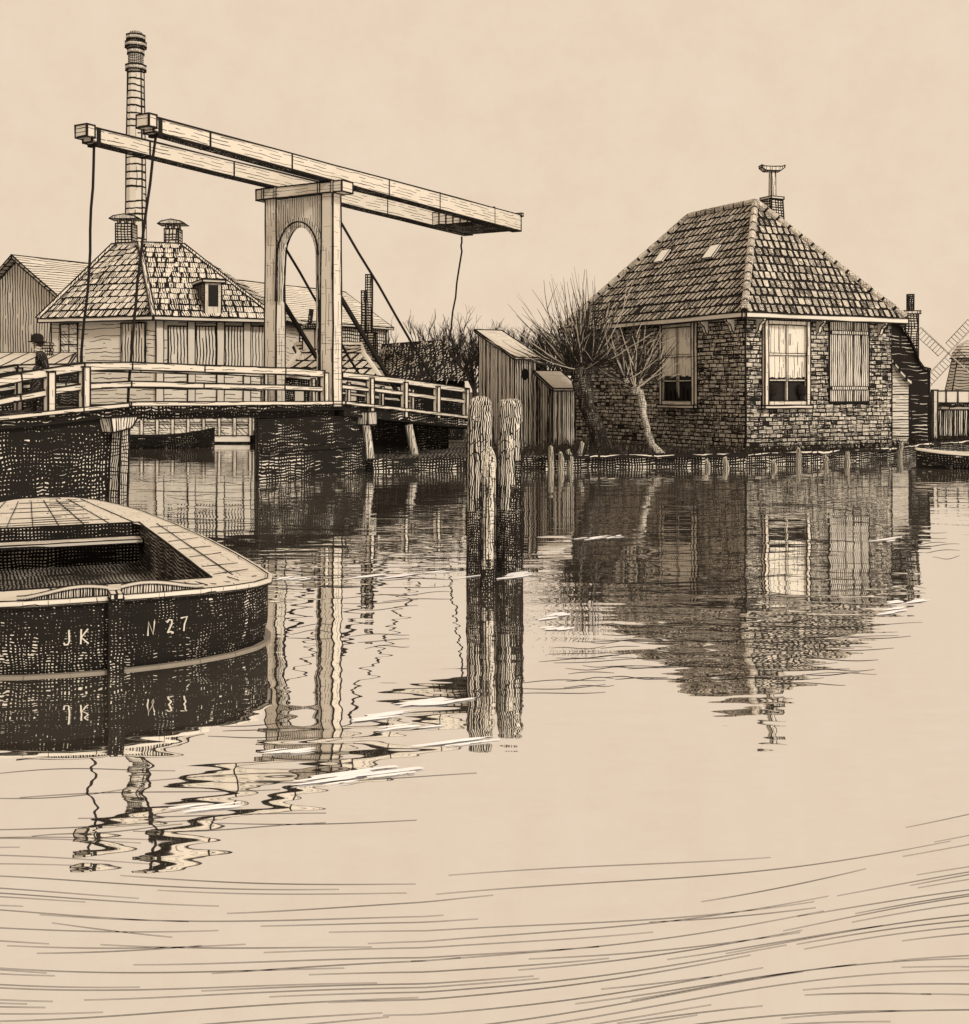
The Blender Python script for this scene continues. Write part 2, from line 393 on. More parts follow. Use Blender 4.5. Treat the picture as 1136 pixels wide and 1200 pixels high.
# ------------------------------------------------------------------ drawbridge
def make_bridge():
    root = thing('drawbridge', 'white timber drawbridge with two balance beams and an arched portal over the canal', 'drawbridge', BR_O, BR_A)
    ri = rad(27, 2.3); ZB = 7.184
    # portal
    for y in (0, BW):
        m = MB(); zf = 1.62 if y == 0 else 1.7
        m.hexa([V(-.17, y - .19, zf), V(.17, y - .19, zf), V(.17, y + .19, zf), V(-.17, y + .19, zf)],
               [V(-.15, y - .17, 6.72), V(.15, y - .17, 6.72), V(.15, y + .17, 6.72), V(-.15, y + .17, 6.72)], 'white_post', ri)
        m.build('portal_post', root)
    m = MB(); m.beam(V(0, -.48, 6.83), V(0, BW + .42, 6.83), .42, .26, 'white_paint', ri)
    for y in (-.2, .2, BW - .2, BW + .2): m.box(-.225, .225, y - .03, y + .03, 6.69, 6.975, 'white_paint', ri * .6)
    m.box(-.2, .2, .2, BW - .2, 6.685, 6.697, 'tar_shade_deep'); m.build('lintel', root)  # thin dark plate below the lintel, shade put into its colour
    m = MB(); yc, hw = BW / 2, BW / 2 - .17
    zs, zc = 5.25, 6.08; N = 14
    arch = [(yc + hw * .9 * math.cos(math.pi * i / N), zs + (zc - zs) * math.sin(math.pi * i / N)) for i in range(N + 1)]
    outer = [(yc + hw * math.cos(math.pi * i / N) , 0) for i in range(N + 1)]
    x0, x1 = -.07, .07
    vs = []; fs = []
    for i in range(N):
        (ya, za), (yb, zb) = arch[i], arch[i + 1]
        ya2 = yc + hw if i == 0 else ya; yb2 = yc - hw if i == N - 1 else yb
        m.hexa([V(x0, ya, za), V(x1, ya, za), V(x1, yb, zb), V(x0, yb, zb)], [V(x0, ya2, 6.7), V(x1, ya2, 6.7), V(x1, yb2, 6.7), V(x0, yb2, 6.7)], 'plank_upright')
    m.build('arch_panel', root)
    m = MB()
    band = [V(-.10, yc + hw * .97, 4.2)] + [V(-.10, y, z) for y, z in arch] + [V(-.10, yc - hw * .97, 1.75)]
    for a, b in zip(band, band[1:]):
        m.beam(a, b, .24, .09, 'weathered', 0, up=V(1, 0, 0)); m.line(a + V(-.1, 0, 0), b + V(-.1, 0, 0), ri); m.line(a + V(.22, 0, 0), b + V(.22, 0, 0), ri)
    m.build('arch_rim', root)
    # balance beams
    for y in (0, BW):
        m = MB(); tA, tB = -5.75, 9.2
        m.beam(V(tA, y, ZB + .02), V(tB, y, ZB - .03), .26, .30, 'white_paint', ri, .30, .50)
        m.beam(V(tA + .2, y, ZB - .138), V(tB, y, ZB - .288), .27, .012, 'tar_shade_deep', 0)      # underside shade painted in as a dark strip
        for t in (-4.2, -1.6, 2.2, 4.6, 7.6):
            h = .30 + (t - tA) / (tB - tA) * .2 + .03; m.box(t - .02, t + .02, y - .15, y + .15, ZB - h / 2, ZB + h / 2, 'ink')
        m.box(tA - .16, tA + .04, y - .17, y + .17, ZB - .05, ZB + .2, 'white_paint', ri)
        m.box(tB - .05, tB + .06, y - .19, y + .19, ZB + .18, ZB + .27, 'white_paint', ri)
        o = m.build('balance_beam', root)
        m = MB(); m.box(tA + .12, tA + .22, y - .145, y + .145, ZB - .19, ZB + .19, 'ink'); m.build('iron_band', o)
    m = MB()
    for k in range(6):
        y = .14 + (BW - .28) * k / 6; y2 = .14 + (BW - .28) * (k + 1) / 6
        m.box(6.9, 9.12, y + .01, y2 - .01, ZB - .26, ZB + .12, 'plank_level', ri * .7)
    m.box(6.92, 9.1, .15, BW - .15, ZB - .275, ZB - .262, 'tar_shade_level'); m.build('counterweight_box', root)  # bottom plate coloured dark in place of shade under the box
    # chains, rope and stays
    def rope(name, pts, r):
        m = MB(); q = []
        for a, b in zip(pts, pts[1:]):
            for i in range(6): q.append(Vector(a).lerp(Vector(b), i / 6) + V(random.uniform(-1, 1), random.uniform(-1, 1), 0) * r * .5)
        q.append(Vector(pts[-1])); m.tube(q, r, 'ink', 6); return m.build(name, root)
    rope('chain', [V(-5.58, 0, ZB - .15), pb(161, 330), pb(150, 472)], .030)
    rope('chain', [V(-5.58, BW, ZB - .15), pb(104, 320, BW), pb(95, 432, BW)], .030)
    e = pb(541, 277, BW); rope('hand_rope', [e, V(e.x, e.y, e.z - .55), pb(526, 400, BW)], .028)
    rope('stay', [pb(397, 255), pb(525, 474)], .034); rope('stay', [pb(335, 291, BW), pb(424, 443, BW)], .034)
    for y, a, b in ((0, (396, 343), (471, 468)), (BW, (331, 353), (378, 430))):
        m = MB(); m.beam(pb(*a, y), pb(*b, y), .07, .10, 'ink', 0); m.build('brace', root)
    # decks
    def slab(name, t0, z0, t1, z1, mat, y0=-.12, y1=BW + .12, th=.2, edge='white_paint'):
        m = MB(); m.hexa([V(t0, y0, z0 - th), V(t1, y0, z1 - th), V(t1, y1, z1 - th), V(t0, y1, z0 - th)], [V(t0, y0, z0), V(t1, y0, z1), V(t1, y1, z1), V(t0, y1, z0)], mat, ri)
        n = int(abs(t1 - t0) / .3)
        for i in range(1, n):
            t = t0 + (t1 - t0) * i / n; z = z0 + (z1 - z0) * i / n; m.line(V(t, y0, z + .005), V(t, y1, z + .005), .012)
        m.beam(V(t0, y0 - .03, z0 + .03), V(t1, y0 - .03, z1 + .03), .08, .08, edge, ri * .6)
        return m.build(name, root)
    zl = pb(150, 475).z; zp = 1.68; tl = pb(146, 475).x; te = 6.7; ze = pb(545, 492).z; tr = -11.5; zr = pb(20, 496).z - .08
    slab('leaf', tl, zl, .3, zp, 'tar_shade_level', th=.12)
    m = MB()
    for y in (.15, BW / 2, BW - .15): m.beam(V(tl + .05, y, zl - .21), V(.2, y, zp - .21), .2, .16, 'tar_shade_deep', 0)
    m.build('leaf_joist', root)
    slab('approach_deck', tr, zr, tl - .06, zl - .02, 'tar_shade_level', th=.16)
    slab('approach_deck', .34, zp, te, ze, 'tar_shade_level', th=.26)
    # abutments
    tb2 = TB2
    m = MB(); a = tl - .25
    m.hexa([V(tr, -.02, -1), V(a, -.02, -1), V(a, BW, -1), V(tr, BW, -1)], [V(tr, -.02, zr - .17), V(a, -.02, zl - .22), V(a, BW, zl - .22), V(tr, BW, zr - .17)], 'tar_shade_deep', ri)
    o = m.build('abutment', root)
    m = MB(); m.beam(V(tl - .35, -.16, -1), V(tl - .22, -.14, zl - .35), .26, .26, 'post_pier', ri, .22, .22); m.build('abutment_post', o)
    m = MB(); m.hexa([V(tl - .55, -.3, zl - .5), V(tl - .1, -.3, zl - .42), V(tl - .1, .2, zl - .42), V(tl - .55, .2, zl - .5)], [V(tl - .62, -.32, zl - .22), V(tl + .05, -.32, zl - .2), V(tl + .05, .2, zl - .2), V(tl - .62, .2, zl - .22)], 'weathered', ri); m.build('corbel', o)
    m = MB(); m.hexa([V(-2.64, .0, -1), V(1.6, .0, -1), V(1.6, BW, -1), V(tb2, BW, -1)], [V(-2.58, .0, zp - .31), V(1.55, .0, zp - .3), V(1.55, BW, zp - .3), V(tb2, BW, zp - .31)], 'tar_shade_level', ri)
    m.box(-2.5, 1.5, -.05, .0, .62, .72, 'tar_shade_deep', 0)
    m.build('abutment', root)
    m = MB(); m.hexa([V(1.62, .9, -1), V(te, .9, -1), V(te, BW, -1), V(1.62, BW, -1)], [V(1.62, .9, zp - .35), V(te, .9, ze - .28), V(te, BW, ze - .28), V(1.62, BW, zp - .35)], 'tar_shade_deep'); m.build('ramp_wall', root)
    for (xa, ya, xb, yb) in ((428, 490, 436, 552), (479, 498, 490, 553)):
        m = MB(); p, q = pb(xa, ya, -.05), pb(xb, yb, -.05); q = q + (q - p) * .2
        m.tube([p, p.lerp(q, .5), q], [.10, .11, .12], 'weathered', 8); m.build('pile', root)
    m = MB(); p = pb(429, 489, -.12); m.box(p.x - .16, p.x + .2, -.3, .1, p.z - .18, p.z + .14, 'weathered', ri); m.build('pile_cap', root)
    # railings
    def railing(y, yo=0, k=1.0):
        m = MB()
        top = [pb(x, yy) for x, yy in ((-60, 458), (20, 442), (94, 430), (150, 429), (235, 432), (330, 435), (376, 438))]
        mid = [pb(x, yy) for x, yy in ((-60, 482), (20, 466), (94, 453), (150, 450), (235, 452), (330, 454), (376, 456))]
        top2 = [pb(x, yy) for x, yy in ((397, 439), (470, 447), (546, 458))]; mid2 = [pb(x, yy) for x, yy in ((397, 453), (470, 461), (546, 471))]
        low = [pb(x, yy) for x, yy in ((397, 470), (470, 477), (546, 484))]
        def shift(p): return V(p.x, y, p.z)
        for L, h, w in ((top, .15, .12), (mid, .11, .07), (top2, .14, .12), (mid2, .10, .07)):
            for a, b in zip(L, L[1:]): m.beam(shift(a), shift(b), w * k, h * k, 'white_paint', ri * .9)
        r = m.build('railing', root)
        for px, y0, y1 in ((-30, 452, 503), (53, 436, 489), (94, 430, 484), (376, 437, 474), (430, 443, 488), (470, 448, 489), (508, 453, 490), (542, 456, 492)):
            m = MB(); a, b = shift(pb(px, y0)), shift(pb(px, y1)); a.y -= .05; b.y -= .05
            m.beam(b, a, .15 * k, .13 * k, 'white_post', ri * .9); m.build('rail_post', r)
    railing(-.06); railing(BW + .04, k=.8)
    return root
make_bridge()

# ------------------------------------------------------------------ brick toll cottage
HA = R(28); HO = P(874, 530, 31.9); HO.z = GZ
HU = V(math.cos(HA), math.sin(HA), 0); HV = V(-HU.y, HU.x, 0)
def on_right(px, py):     # point on the right wall: (s, height above ground)
    k = (px - CX) / FOC; s = (k * HO.y - HO.x) / (HU.x - k * HU.y); d = HO.y + HU.y * s; return s, EYE + (HZ - py) / FOC * d - GZ
def on_left(px, py):
    k = (px - CX) / FOC; s = (k * HO.y - HO.x) / (HV.x - k * HV.y); d = HO.y + HV.y * s; return s, EYE + (HZ - py) / FOC * d - GZ
def make_house():
    root = thing('brick_cottage', 'small dark brick toll cottage with steep hipped pantile roof on the water edge', 'cottage', HO, HA)
    L1 = on_right(1045, 400)[0]; L2 = 8.9; WH = 4.08 - GZ; ri = rad(32, 2.4)
    wr = on_right(893, 475), on_right(946, 377); sr = on_right(971, 471), on_right(1017, 373); wl = on_left(777, 474), on_left(818, 377)
    # left wall runs along local y at x=0, right wall along local x at y=0
    hr = (wr[0][0], wr[1][0], wr[0][1], wr[1][1]); hs = (sr[0][0], sr[1][0], sr[0][1], sr[1][1]); hl = (wl[1][0], wl[0][0], wl[0][1], wl[1][1])
    m = MB(); m.box(.14, L1 - .0, .0, .14, 0, WH, 'ink'); bricks(m, (0, 0, 0), (1, 0, 0), L1, WH, (0, -1, 0), .27, .115, .034, 'brick', [hr, hs]); m.line(V(0, -.01, 0), V(0, -.01, WH), ri); m.line(V(L1, -.01, 0), V(L1, -.01, WH), ri); m.build('front_wall', root)
    m = MB(); m.box(.0, .14, 0, L2, 0, WH, 'ink'); bricks(m, (0, 0, 0), (0, 1, 0), L2, WH, (-1, 0, 0), .27, .115, .034, 'brick', [hl]); m.build('side_wall', root)
    m = MB(); m.box(L1 - .14, L1, .14, L2, 0, WH, 'tar_cross'); m.box(.14, L1 - .14, L2 - .14, L2, 0, WH, 'tar_cross'); m.build('back_wall', root)
    # roof
    ov = .30; ze = WH + .06; zr = 7.83 - GZ; h = L1 / 2
    e = [V(-ov, -ov, ze), V(L1 + ov, -ov, ze), V(L1 + ov, L2 + ov, ze), V(-ov, L2 + ov, ze)]
    r0, r1 = V(h, h, zr), V(h, L2 - h, zr)
    m = MB()
    for poly in ([e[0], e[1], r0], [e[1], e[2], r1, r0], [e[2], e[3], r1], [e[3], e[0], r0, r1]):
        tiles(m, poly, .235, .34, 'tile', .092, thick=.035, skip=.002)
    roof = m.build('roof', root)
    for a, b in ((e[0], r0), (e[1], r0), (e[2], r1), (e[3], r1), (r0, r1)):
        m = MB(); ridge_caps(m, a, b, .105, .42, 'tile'); m.build('ridge_cap', roof)
    # two glass tiles let into the left slope
    n = (e[0] - e[3]).cross(r0 - e[3]).normalized(); n = n if n.z > 0 else -n
    up = (r0 - V(-ov, h, ze)).normalized()
    for px, py in ((778, 302), (836, 297)):
        # meet the picture ray with the slope plane
        o = V(0, 0, EYE); d = V((px - CX) / FOC, 1, (HZ - py) / FOC)
        Mi = Matrix.Rotation(-HA, 3, 'Z'); ol = Mi @ (o - HO); dl = Mi @ d
        t = (e[0] - ol).dot(n) / dl.dot(n); c = ol + dl * t
        m = MB(); a = V(0, 1, 0); q = [c - a * .24 - up * .28, c + a * .24 - up * .28, c + a * .24 + up * .28, c - a * .24 + up * .28]
        m.prism([p + n * .05 for p in q], n * .06, 'glow_tile', ri * .6); m.build('skylight', roof)
    # gutter boards and brackets
    m = MB()
    for a, b in zip(e, e[1:] + e[:1]):
        m.beam(a + V(0, 0, -.06), b + V(0, 0, -.06), .16, .15, 'pale', ri)
    m.build('gutter', root)
    def bracket(px, side):
        m = MB(); s = (on_right if side == 'r' else on_left)(px, 370)[0]
        prof = [(0, 0), (.30, 0), (.29, -.09), (.15, -.18), (.08, -.36), (0, -.42)]
        if side == 'r': m.prism([V(s - .05, -x - .0, WH - .05 + z) for x, z in prof], V(.11, 0, 0), 'pale', ri * .6)
        else: m.prism([V(-x, s - .05, WH - .05 + z) for x, z in prof], V(0, .11, 0), 'pale', ri * .6)
        m.build('eaves_bracket', root)
    for px in (888, 958, 1030): bracket(px, 'r')
    for px in (829, 860, 725): bracket(px, 'l')
    # windows
    def window(s0, s1, z0, z1, side):
        def T(s, out, z): out = .10 + out * .75; return V(s, -out, z) if side == 'r' else V(-out, s, z)
        def bx(m, a, b, o0, o1, c, d, mat, ink=0):
            q = [(a, o0), (b, o0), (b, o1), (a, o1)]; m.hexa([T(s, o, c) for s, o in q], [T(s, o, d) for s, o in q], mat, ink)
        m = MB(); fw = .13
        bx(m, s0, s0 + fw, -.1, .05, z0, z1, 'white_post', ri * .8); bx(m, s1 - fw, s1, -.1, .05, z0, z1, 'white_post', ri * .8)
        bx(m, s0 + fw, s1 - fw, -.1, .045, z1 - fw, z1, 'white_post', ri * .8); bx(m, s0 + fw, s1 - fw, -.1, .045, z0, z0 + fw, 'white_post', ri * .8)
        fr = m.build('window', root)
        m = MB(); bx(m, s0 - .05, s1 + .05, -.05, .12, z0 - .09, z0 - .004, 'pale', ri * .8); m.build('sill', fr)
        a, b, c, d = s0 + fw, s1 - fw, z0 + fw, z1 - fw
        m = MB(); bx(m, a, b, -.11, -.09, c, d, 'glass_dark'); m.build('pane', fr)
        m = MB(); cm = (a + b) / 2; dz = d - c
        bx(m, cm - .03, cm + .03, -.085, .0, c, d, 'white_post', ri * .45); bx(m, a, b, -.085, -.004, c + dz * .6, c + dz * .6 + .06, 'white_post', ri * .45); bx(m, a, b, -.085, -.004, c + dz * .26, c + dz * .26 + .045, 'white_post', ri * .4)
        m.build('glazing_bar', fr)
        for p, q in ((a, cm - .03), (cm + .03, b)):                  # blinds drawn down to the sill plants
            m = MB(); N = 6; low = c + dz * (.30 if side == 'r' else .33)
            pts = [(p + (q - p) * i / N, -.05 - .012 * (i % 2)) for i in range(N + 1)]
            for (s_, o_), (s2, o2) in zip(pts, pts[1:]): m.add([T(s_, o_, low + random.uniform(-.02, .04)), T(s2, o2, low + random.uniform(-.02, .04)), T(s2, o2, d), T(s_, o_, d)], [[0, 1, 2, 3]], 'curtain')
            m.build('curtain', fr)
        if side == 'r':
            for p in (a + .16, b - .16):
                m = MB(); q = T(p, -.03, 0); m.lathe(q.x, q.y, [(.06, c), (.09, c + .14), (.15, c + .2), (.17, c + .33), (.11, c + .42), (.03, c + .46)], 'ink', 9); m.build('potted_plant', fr)
        else:
            m = MB()
            for i in range(7):
                p = a + (b - a) * (i + .5) / 7; q = T(p, -.04, 0); m.tube([q + Z * c, q + Z * (c + .2) + V(.0, .01, 0), q + Z * (c + random.uniform(.3, .5))], [.05, .04, .012], 'ink', 5)
            m.build('potted_plant', fr)
    window(*hr, 'r'); window(*hl, 'l')
    m = MB(); s0, s1, z0, z1 = hs; m.box(s0, s1, -.05, .05, z0, z1, 'shutter_boards', ri)
    for k in range(1, 5): x = s0 + (s1 - s0) * k / 5; m.line(V(x, -.052, z0), V(x, -.052, z1), .012)
    m.box(s0 + .05, s1 - .05, -.075, -.05, z0 + .35, z0 + .45, 'shutter_boards', .012); m.box(s0 + .05, s1 - .05, -.075, -.05, z1 - .5, z1 - .4, 'shutter_boards', .012)
    m.build('shutter', root)
    # chimney
    c = Matrix.Rotation(-HA, 3, 'Z') @ (P(905, 240, 36.6) - HO)
    m = MB(); w = .26; zt = EYE + (HZ - 234) / FOC * 36.6 - GZ
    m.hexa([V(c.x - w - .04, c.y - w - .04, zr - 1.2), V(c.x + w + .04, c.y - w - .04, zr - 1.2), V(c.x + w + .04, c.y + w + .04, zr - 1.2), V(c.x - w - .04, c.y + w + .04, zr - 1.2)],
           [V(c.x - w + .03, c.y - w + .03, zt), V(c.x + w - .03, c.y - w + .03, zt), V(c.x + w - .03, c.y + w - .03, zt), V(c.x - w + .03, c.y + w - .03, zt)], 'chimney_band', ri)
    m.box(c.x - w, c.x + w, c.y - w, c.y + w, zt, zt + .07, 'pale', ri * .8)
    ch = m.build('chimney', root)
    m = MB(); zk = zt + .95; m.tube([V(c.x, c.y, zt), V(c.x, c.y, zk - .1)], [.12, .10], 'weathered', 8)
    for a in range(8): pass
    m.line(V(c.x - .1, c.y - .1, zt), V(c.x - .09, c.y - .09, zk), ri * .7); m.line(V(c.x + .12, c.y - .05, zt), V(c.x + .1, c.y - .05, zk), ri * .7)
    m.build('flue_pipe', ch)
    m = MB(); d = V(.92, -.38, 0); o = V(c.x, c.y, zk)
    prof = [(-.37, .06), (-.38, .13), (-.3, .10), (0, .09), (.3, .10), (.38, .13), (.37, .06), (.24, -.04), (-.24, -.04)]
    nn = V(.38, .92, 0); m.prism([o + d * a + Z * b - nn * .14 for a, b in prof], nn * .28, 'weathered', ri * .7); m.build('chimney_cowl', ch)
    return root
make_house()

# ------------------------------------------------------------------ mooring posts in the foreground
def mooring(name, px, py_top, py_water, wpx, label, lean=0, pointed=False, mat='post_grain', squash=.85, cap=.07):
    o0 = W(px, py_water); d = o0.y; h = EYE + (HZ - py_top) / FOC * d; r = wpx / 2 * d / FOC
    t = thing(name, label, 'mooring post', (o0.x, o0.y, 0), 0, 'mooring posts standing in the canal')
    m = MB(); n = 16; vs = []
    prof = [(-1.0, 1.12), (-.3, 1.1)] + [(q * h / 14, 1.08 - .0075 * q) for q in range(13)] + [(.89 * h, .98)]
    if pointed: prof += [(.93 * h, .85), (.965 * h, .6), (.99 * h, .35), (h, .1)]
    else: prof += [(h - cap, .97), (h - cap * .6, .93), (h - cap * .3, .82), (h - cap * .12, .64), (h - cap * .03, .4), (h, .15)]
    wob = [random.uniform(-.05, .05) for _ in range(n)]
    for z, k in prof:
        lx = lean * z
        for i in range(n):
            a = 2 * math.pi * i / n; rr = r * k * (1 + wob[i] + random.uniform(-.012, .012)); e = 3.2
            ca, sa = math.cos(a), math.sin(a); q = (abs(ca) ** e + abs(sa) ** e) ** (-1 / e) * .95
            vs.append(V(lx + ca * rr * q, sa * rr * q * squash, z))
    N = len(prof); k0 = N - 4
    def ring(i, j): return i * n + j % n
    band = [random.uniform(.25, .62) * h * (.35 if pointed else 1) for _ in range(n)]   # a dark band, ragged along its top, above the waterline
    for i in range(N - 1):
        for j in range(n):
            f = [ring(i, j), ring(i, j + 1), ring(i + 1, j + 1), ring(i + 1, j)]
            m.add([vs[q] for q in f], [[0, 1, 2, 3]], 'post_dark' if prof[i][0] < band[j] else mat)
    m.add([vs[ring(N - 1, j)] for j in range(n)], [list(range(n))], mat)
    post = m.build('post', t); weld(post.data)
    m = MB()                                                        # dark splits running down the timber
    for i in range(n):
        if random.random() < .8:
            a = random.uniform(.0, .6) if not (i in (0, 8, 9, 15)) else 0.0; b = random.uniform(.75, .93)
            pts = []
            for z in [(-.2 + (b * h + .2) * (a + (1 - a) * q / 7)) for q in range(8)]:
                for s in range(N - 1):
                    if prof[s][0] <= z <= prof[s + 1][0]:
                        f = (z - prof[s][0]) / (prof[s + 1][0] - prof[s][0]); p = vs[s * n + i].lerp(vs[(s + 1) * n + i], f); break
                pts.append(p + V(random.uniform(-1, 1), 0, 0) * .006)
            m.tube(pts, [.004] + [random.uniform(.005, .011) for _ in pts[2:]] + [.004], 'ink', 4)
    m.build('timber_split', post)
    return t
mooring('mooring_post', 563, 464, 672, 31, 'thick round-topped wooden mooring post on the left, behind the thin one', cap=.17)
mooring('mooring_post', 598, 467, 668, 31, 'thick flat-topped wooden mooring post on the right of the three', cap=.09)
mooring('mooring_post', 572, 523, 690, 17, 'thin short pointed mooring post in front of the two thick posts', lean=.012, pointed=True, mat='post_grain_pale')

# ------------------------------------------------------------------ the barge in the left foreground
def make_barge():
    th = R(24); o0 = W(135, 787)
    root = thing('barge', 'broad dark open barge with pale deck planks and white letters on its bow', 'barge', (o0.x, o0.y, 0), th)
    half = [(0, 0), (.3, .02), (.6, .075), (.88, .19), (1.08, .34), (1.22, .53), (1.29, .8), (1.31, 1.3), (1.31, 2.2), (1.27, 3.4), (1.18, 4.9), (1.02, 6.6), (.86, 7.5), (.66, 8.3), (.4, 8.8), (0, 9.05)]
    out = half + [(-x, y) for x, y in half[-2:0:-1]]; n = len(out)
    sheer = lambda y: .45 + .06 * math.exp(-y / .55)
    cen = V(0, 4.5, 0)
    def ring(k, z=None, dz=0): return [V(x * k, (y - 4.5) * (1 - (1 - k) * .35) + 4.5, (sheer(y) + dz) if z is None else z) for x, y in out]
    top, mid, wl, bot = ring(1.0), ring(1.0, .16), ring(.975, .0), ring(.9, -.5)
    m = MB(); vs = top + mid + wl + bot
    m.add(vs, [[a * n + i, a * n + (i + 1) % n, (a + 1) * n + (i + 1) % n, (a + 1) * n + i] for a in range(3) for i in range(n)] + [[3 * n + i for i in range(n)][::-1]], 'hull')
    m.build('hull', root)
    # gunwale
    m = MB(); g = ring(1.005, dz=.012)
    for a, b in zip(g, g[1:] + g[:1]): m.beam(a, b, .05, .036, 'deck', 0)
    for k, dz in ((1.022, .0), (1.0, .034), (1.02, -.012)): m.lines(ring(k, dz=dz), .005, True)
    m.build('gunwale', root)
    m = MB(); g = ring(1.0, .004)
    for a, b in zip(g, g[1:] + g[:1]): m.beam(a, b, .05, .02, 'dull_wood', 0)
    m.build('rubbing_strake', root)
    # deck ring round the hold
    hx, y0, y1 = .83, .80, 5.2
    m = MB(); deckring = ring(.985, dz=.025)
    hole = []
    for p in deckring:
        x = max(-hx, min(hx, p.x * .75)); y = max(y0, min(y1, p.y)); 
        if y0 < p.y < y1: x = hx if p.x > 0 else -hx
        hole.append(V(x, y, sheer(y) + .03))
    m.add(deckring + hole, [[i, (i + 1) % n, n + (i + 1) % n, n + i] for i in range(n)], 'deck')
    for i in range(26):                                             # plank seams
        x = -1.2 + i * .1 + random.uniform(-.02, .02)
        for (a, b) in ((.1 + .3 * abs(x) ** 3, y0),):
            if random.random() < .55: m.line(V(x * .95 + .03, a + .08, sheer(a) + .034), V(x * .95, b - random.uniform(0, .3), sheer(b) + .036), .0045)
    for i in range(15):
        y = y1 + .2 + i * .25
        m.line(V(-1.0 + .06 * i + random.uniform(0, .9), y, sheer(y) + .034), V(1.0 - .06 * i - random.uniform(0, .9), y + .02, sheer(y) + .034), .006)
    for i in range(7):
        x = -.85 + i * .27; m.line(V(x, y1 + .05, sheer(y1) + .036), V(x * .6, 8.5, sheer(9) + .036), .006)
    for s in (-1, 1):
        for i in range(7):
            y = .9 + i * .62 + random.uniform(-.1, .1); m.line(V(s * .88, y, sheer(y) + .034), V(s * 1.2, y + random.uniform(-.05, .2), sheer(y) + .034), .0045)
        m.line(V(s * 1.02, .9, sheer(1) + .034), V(s * 1.0, 5, sheer(5) + .034), .005)
    m.build('deck', root)
    m = MB()                                                         # hold
    zb = .02
    q = [V(-hx, y0, 0), V(hx, y0, 0), V(hx, y1, 0), V(-hx, y1, 0)]
    for a, b in zip(q, q[1:] + q[:1]):
        m.add([a + Z * zb, b + Z * zb, b + Z * (sheer(b.y) + .03), a + Z * (sheer(a.y) + .03)], [[0, 1, 2, 3]], 'hold'); m.line(a + Z * (sheer(a.y) + .035), b + Z * (sheer(b.y) + .035), .009)
    m.add([p + Z * zb for p in q], [[0, 1, 2, 3]], 'hold')
    m.build('hold', root)
    m = MB(); m.box(-hx + .01, hx - .01, y1 - .42, y1 - .12, .30, .34, 'plank_level', .008); m.build('thwart', root)
    # stem post
    m = MB(); m.beam(V(0, -.05, -.4), V(0, -.055, .535), .065, .10, 'hull', .006, up=V(1, 0, 0)); m.box(-.042, .042, -.12, .05, .535, .57, 'weathered', .005); m.build('stem_post', root)
    # carved wash boards either side of the stem
    for s in (-1, 1):
        m = MB(); N = 12; lo, hi = [], []
        for i in range(N + 1):
            f = i / N; x = s * (.045 + .60 * f); y = .035 + .09 * f * f
            hgt = 0.010 + .062 * (math.sin(math.pi * min(1, .25 + f * .8)) ** 1.4) * (1 - .25 * f)
            lo.append(V(x, y, sheer(y) + .03)); hi.append(V(x, y, sheer(y) + .03 + hgt))
        for i in range(N):
            e = V(0, .03, 0); m.hexa([lo[i], lo[i + 1], lo[i + 1] + e, lo[i] + e], [hi[i], hi[i + 1], hi[i + 1] + e, hi[i] + e], 'wash')
        m.build('wash_board', root)
        m = MB(); m.tube([p + V(0, .012, .010) for p in hi], .011, 'pale', 6); m.lines([p + V(0, -.002, .026) for p in hi], .004); m.lines([p + V(0, -.006, -.004) for p in hi], .004); m.build('wash_board_rim', root)
    # lettering painted on the bow: J K, N 2 7
    def surf(s, z):                                                 # arc position on the bow planking
        sx = 1 if s >= 0 else -1; L = abs(s); k = 1 - .0 * z
        for (xa, ya), (xb, yb) in zip(half, half[1:]):
            dl = math.hypot(xb - xa, yb - ya)
            if L <= dl: f = L / dl; x, y = xa + (xb - xa) * f, ya + (yb - ya) * f; nx, ny = (yb - ya) / dl, -(xb - xa) / dl; return V(sx * (x + nx * .012), y + ny * .012, z)
            L -= dl
    glyph = {'J': [[(.55, 1), (.6, .25), (.45, .03), (.15, .02), (.02, .16)]], 'K': [[(.1, 1), (.05, 0)], [(.8, 1.0), (.1, .45), (.85, 0)]],
             'N': [[(.0, 0), (.08, 1), (.62, .05), (.78, 1)]], '2': [[(.05, .8), (.25, 1), (.6, .95), (.62, .7), (.1, .05), (.45, .12), (.8, .02)]], '7': [[(.0, .92), (.75, .98), (.42, .45), (.35, 0)]]}
    for ch, s0, z0, hgt in (('J', -.345, .215, .105), ('K', -.235, .215, .105), ('N', .225, .235, .10), ('2', .36, .235, .10), ('7', .465, .24, .105)):
        m = MB()
        for st in glyph[ch]: m.tube([surf(s0 + a * hgt * .62, z0 + b * hgt) for a, b in st], .0065, 'pale', 5)
        m.build('letter' if ch in 'JKN' else 'numeral', root)
    return root
make_barge()

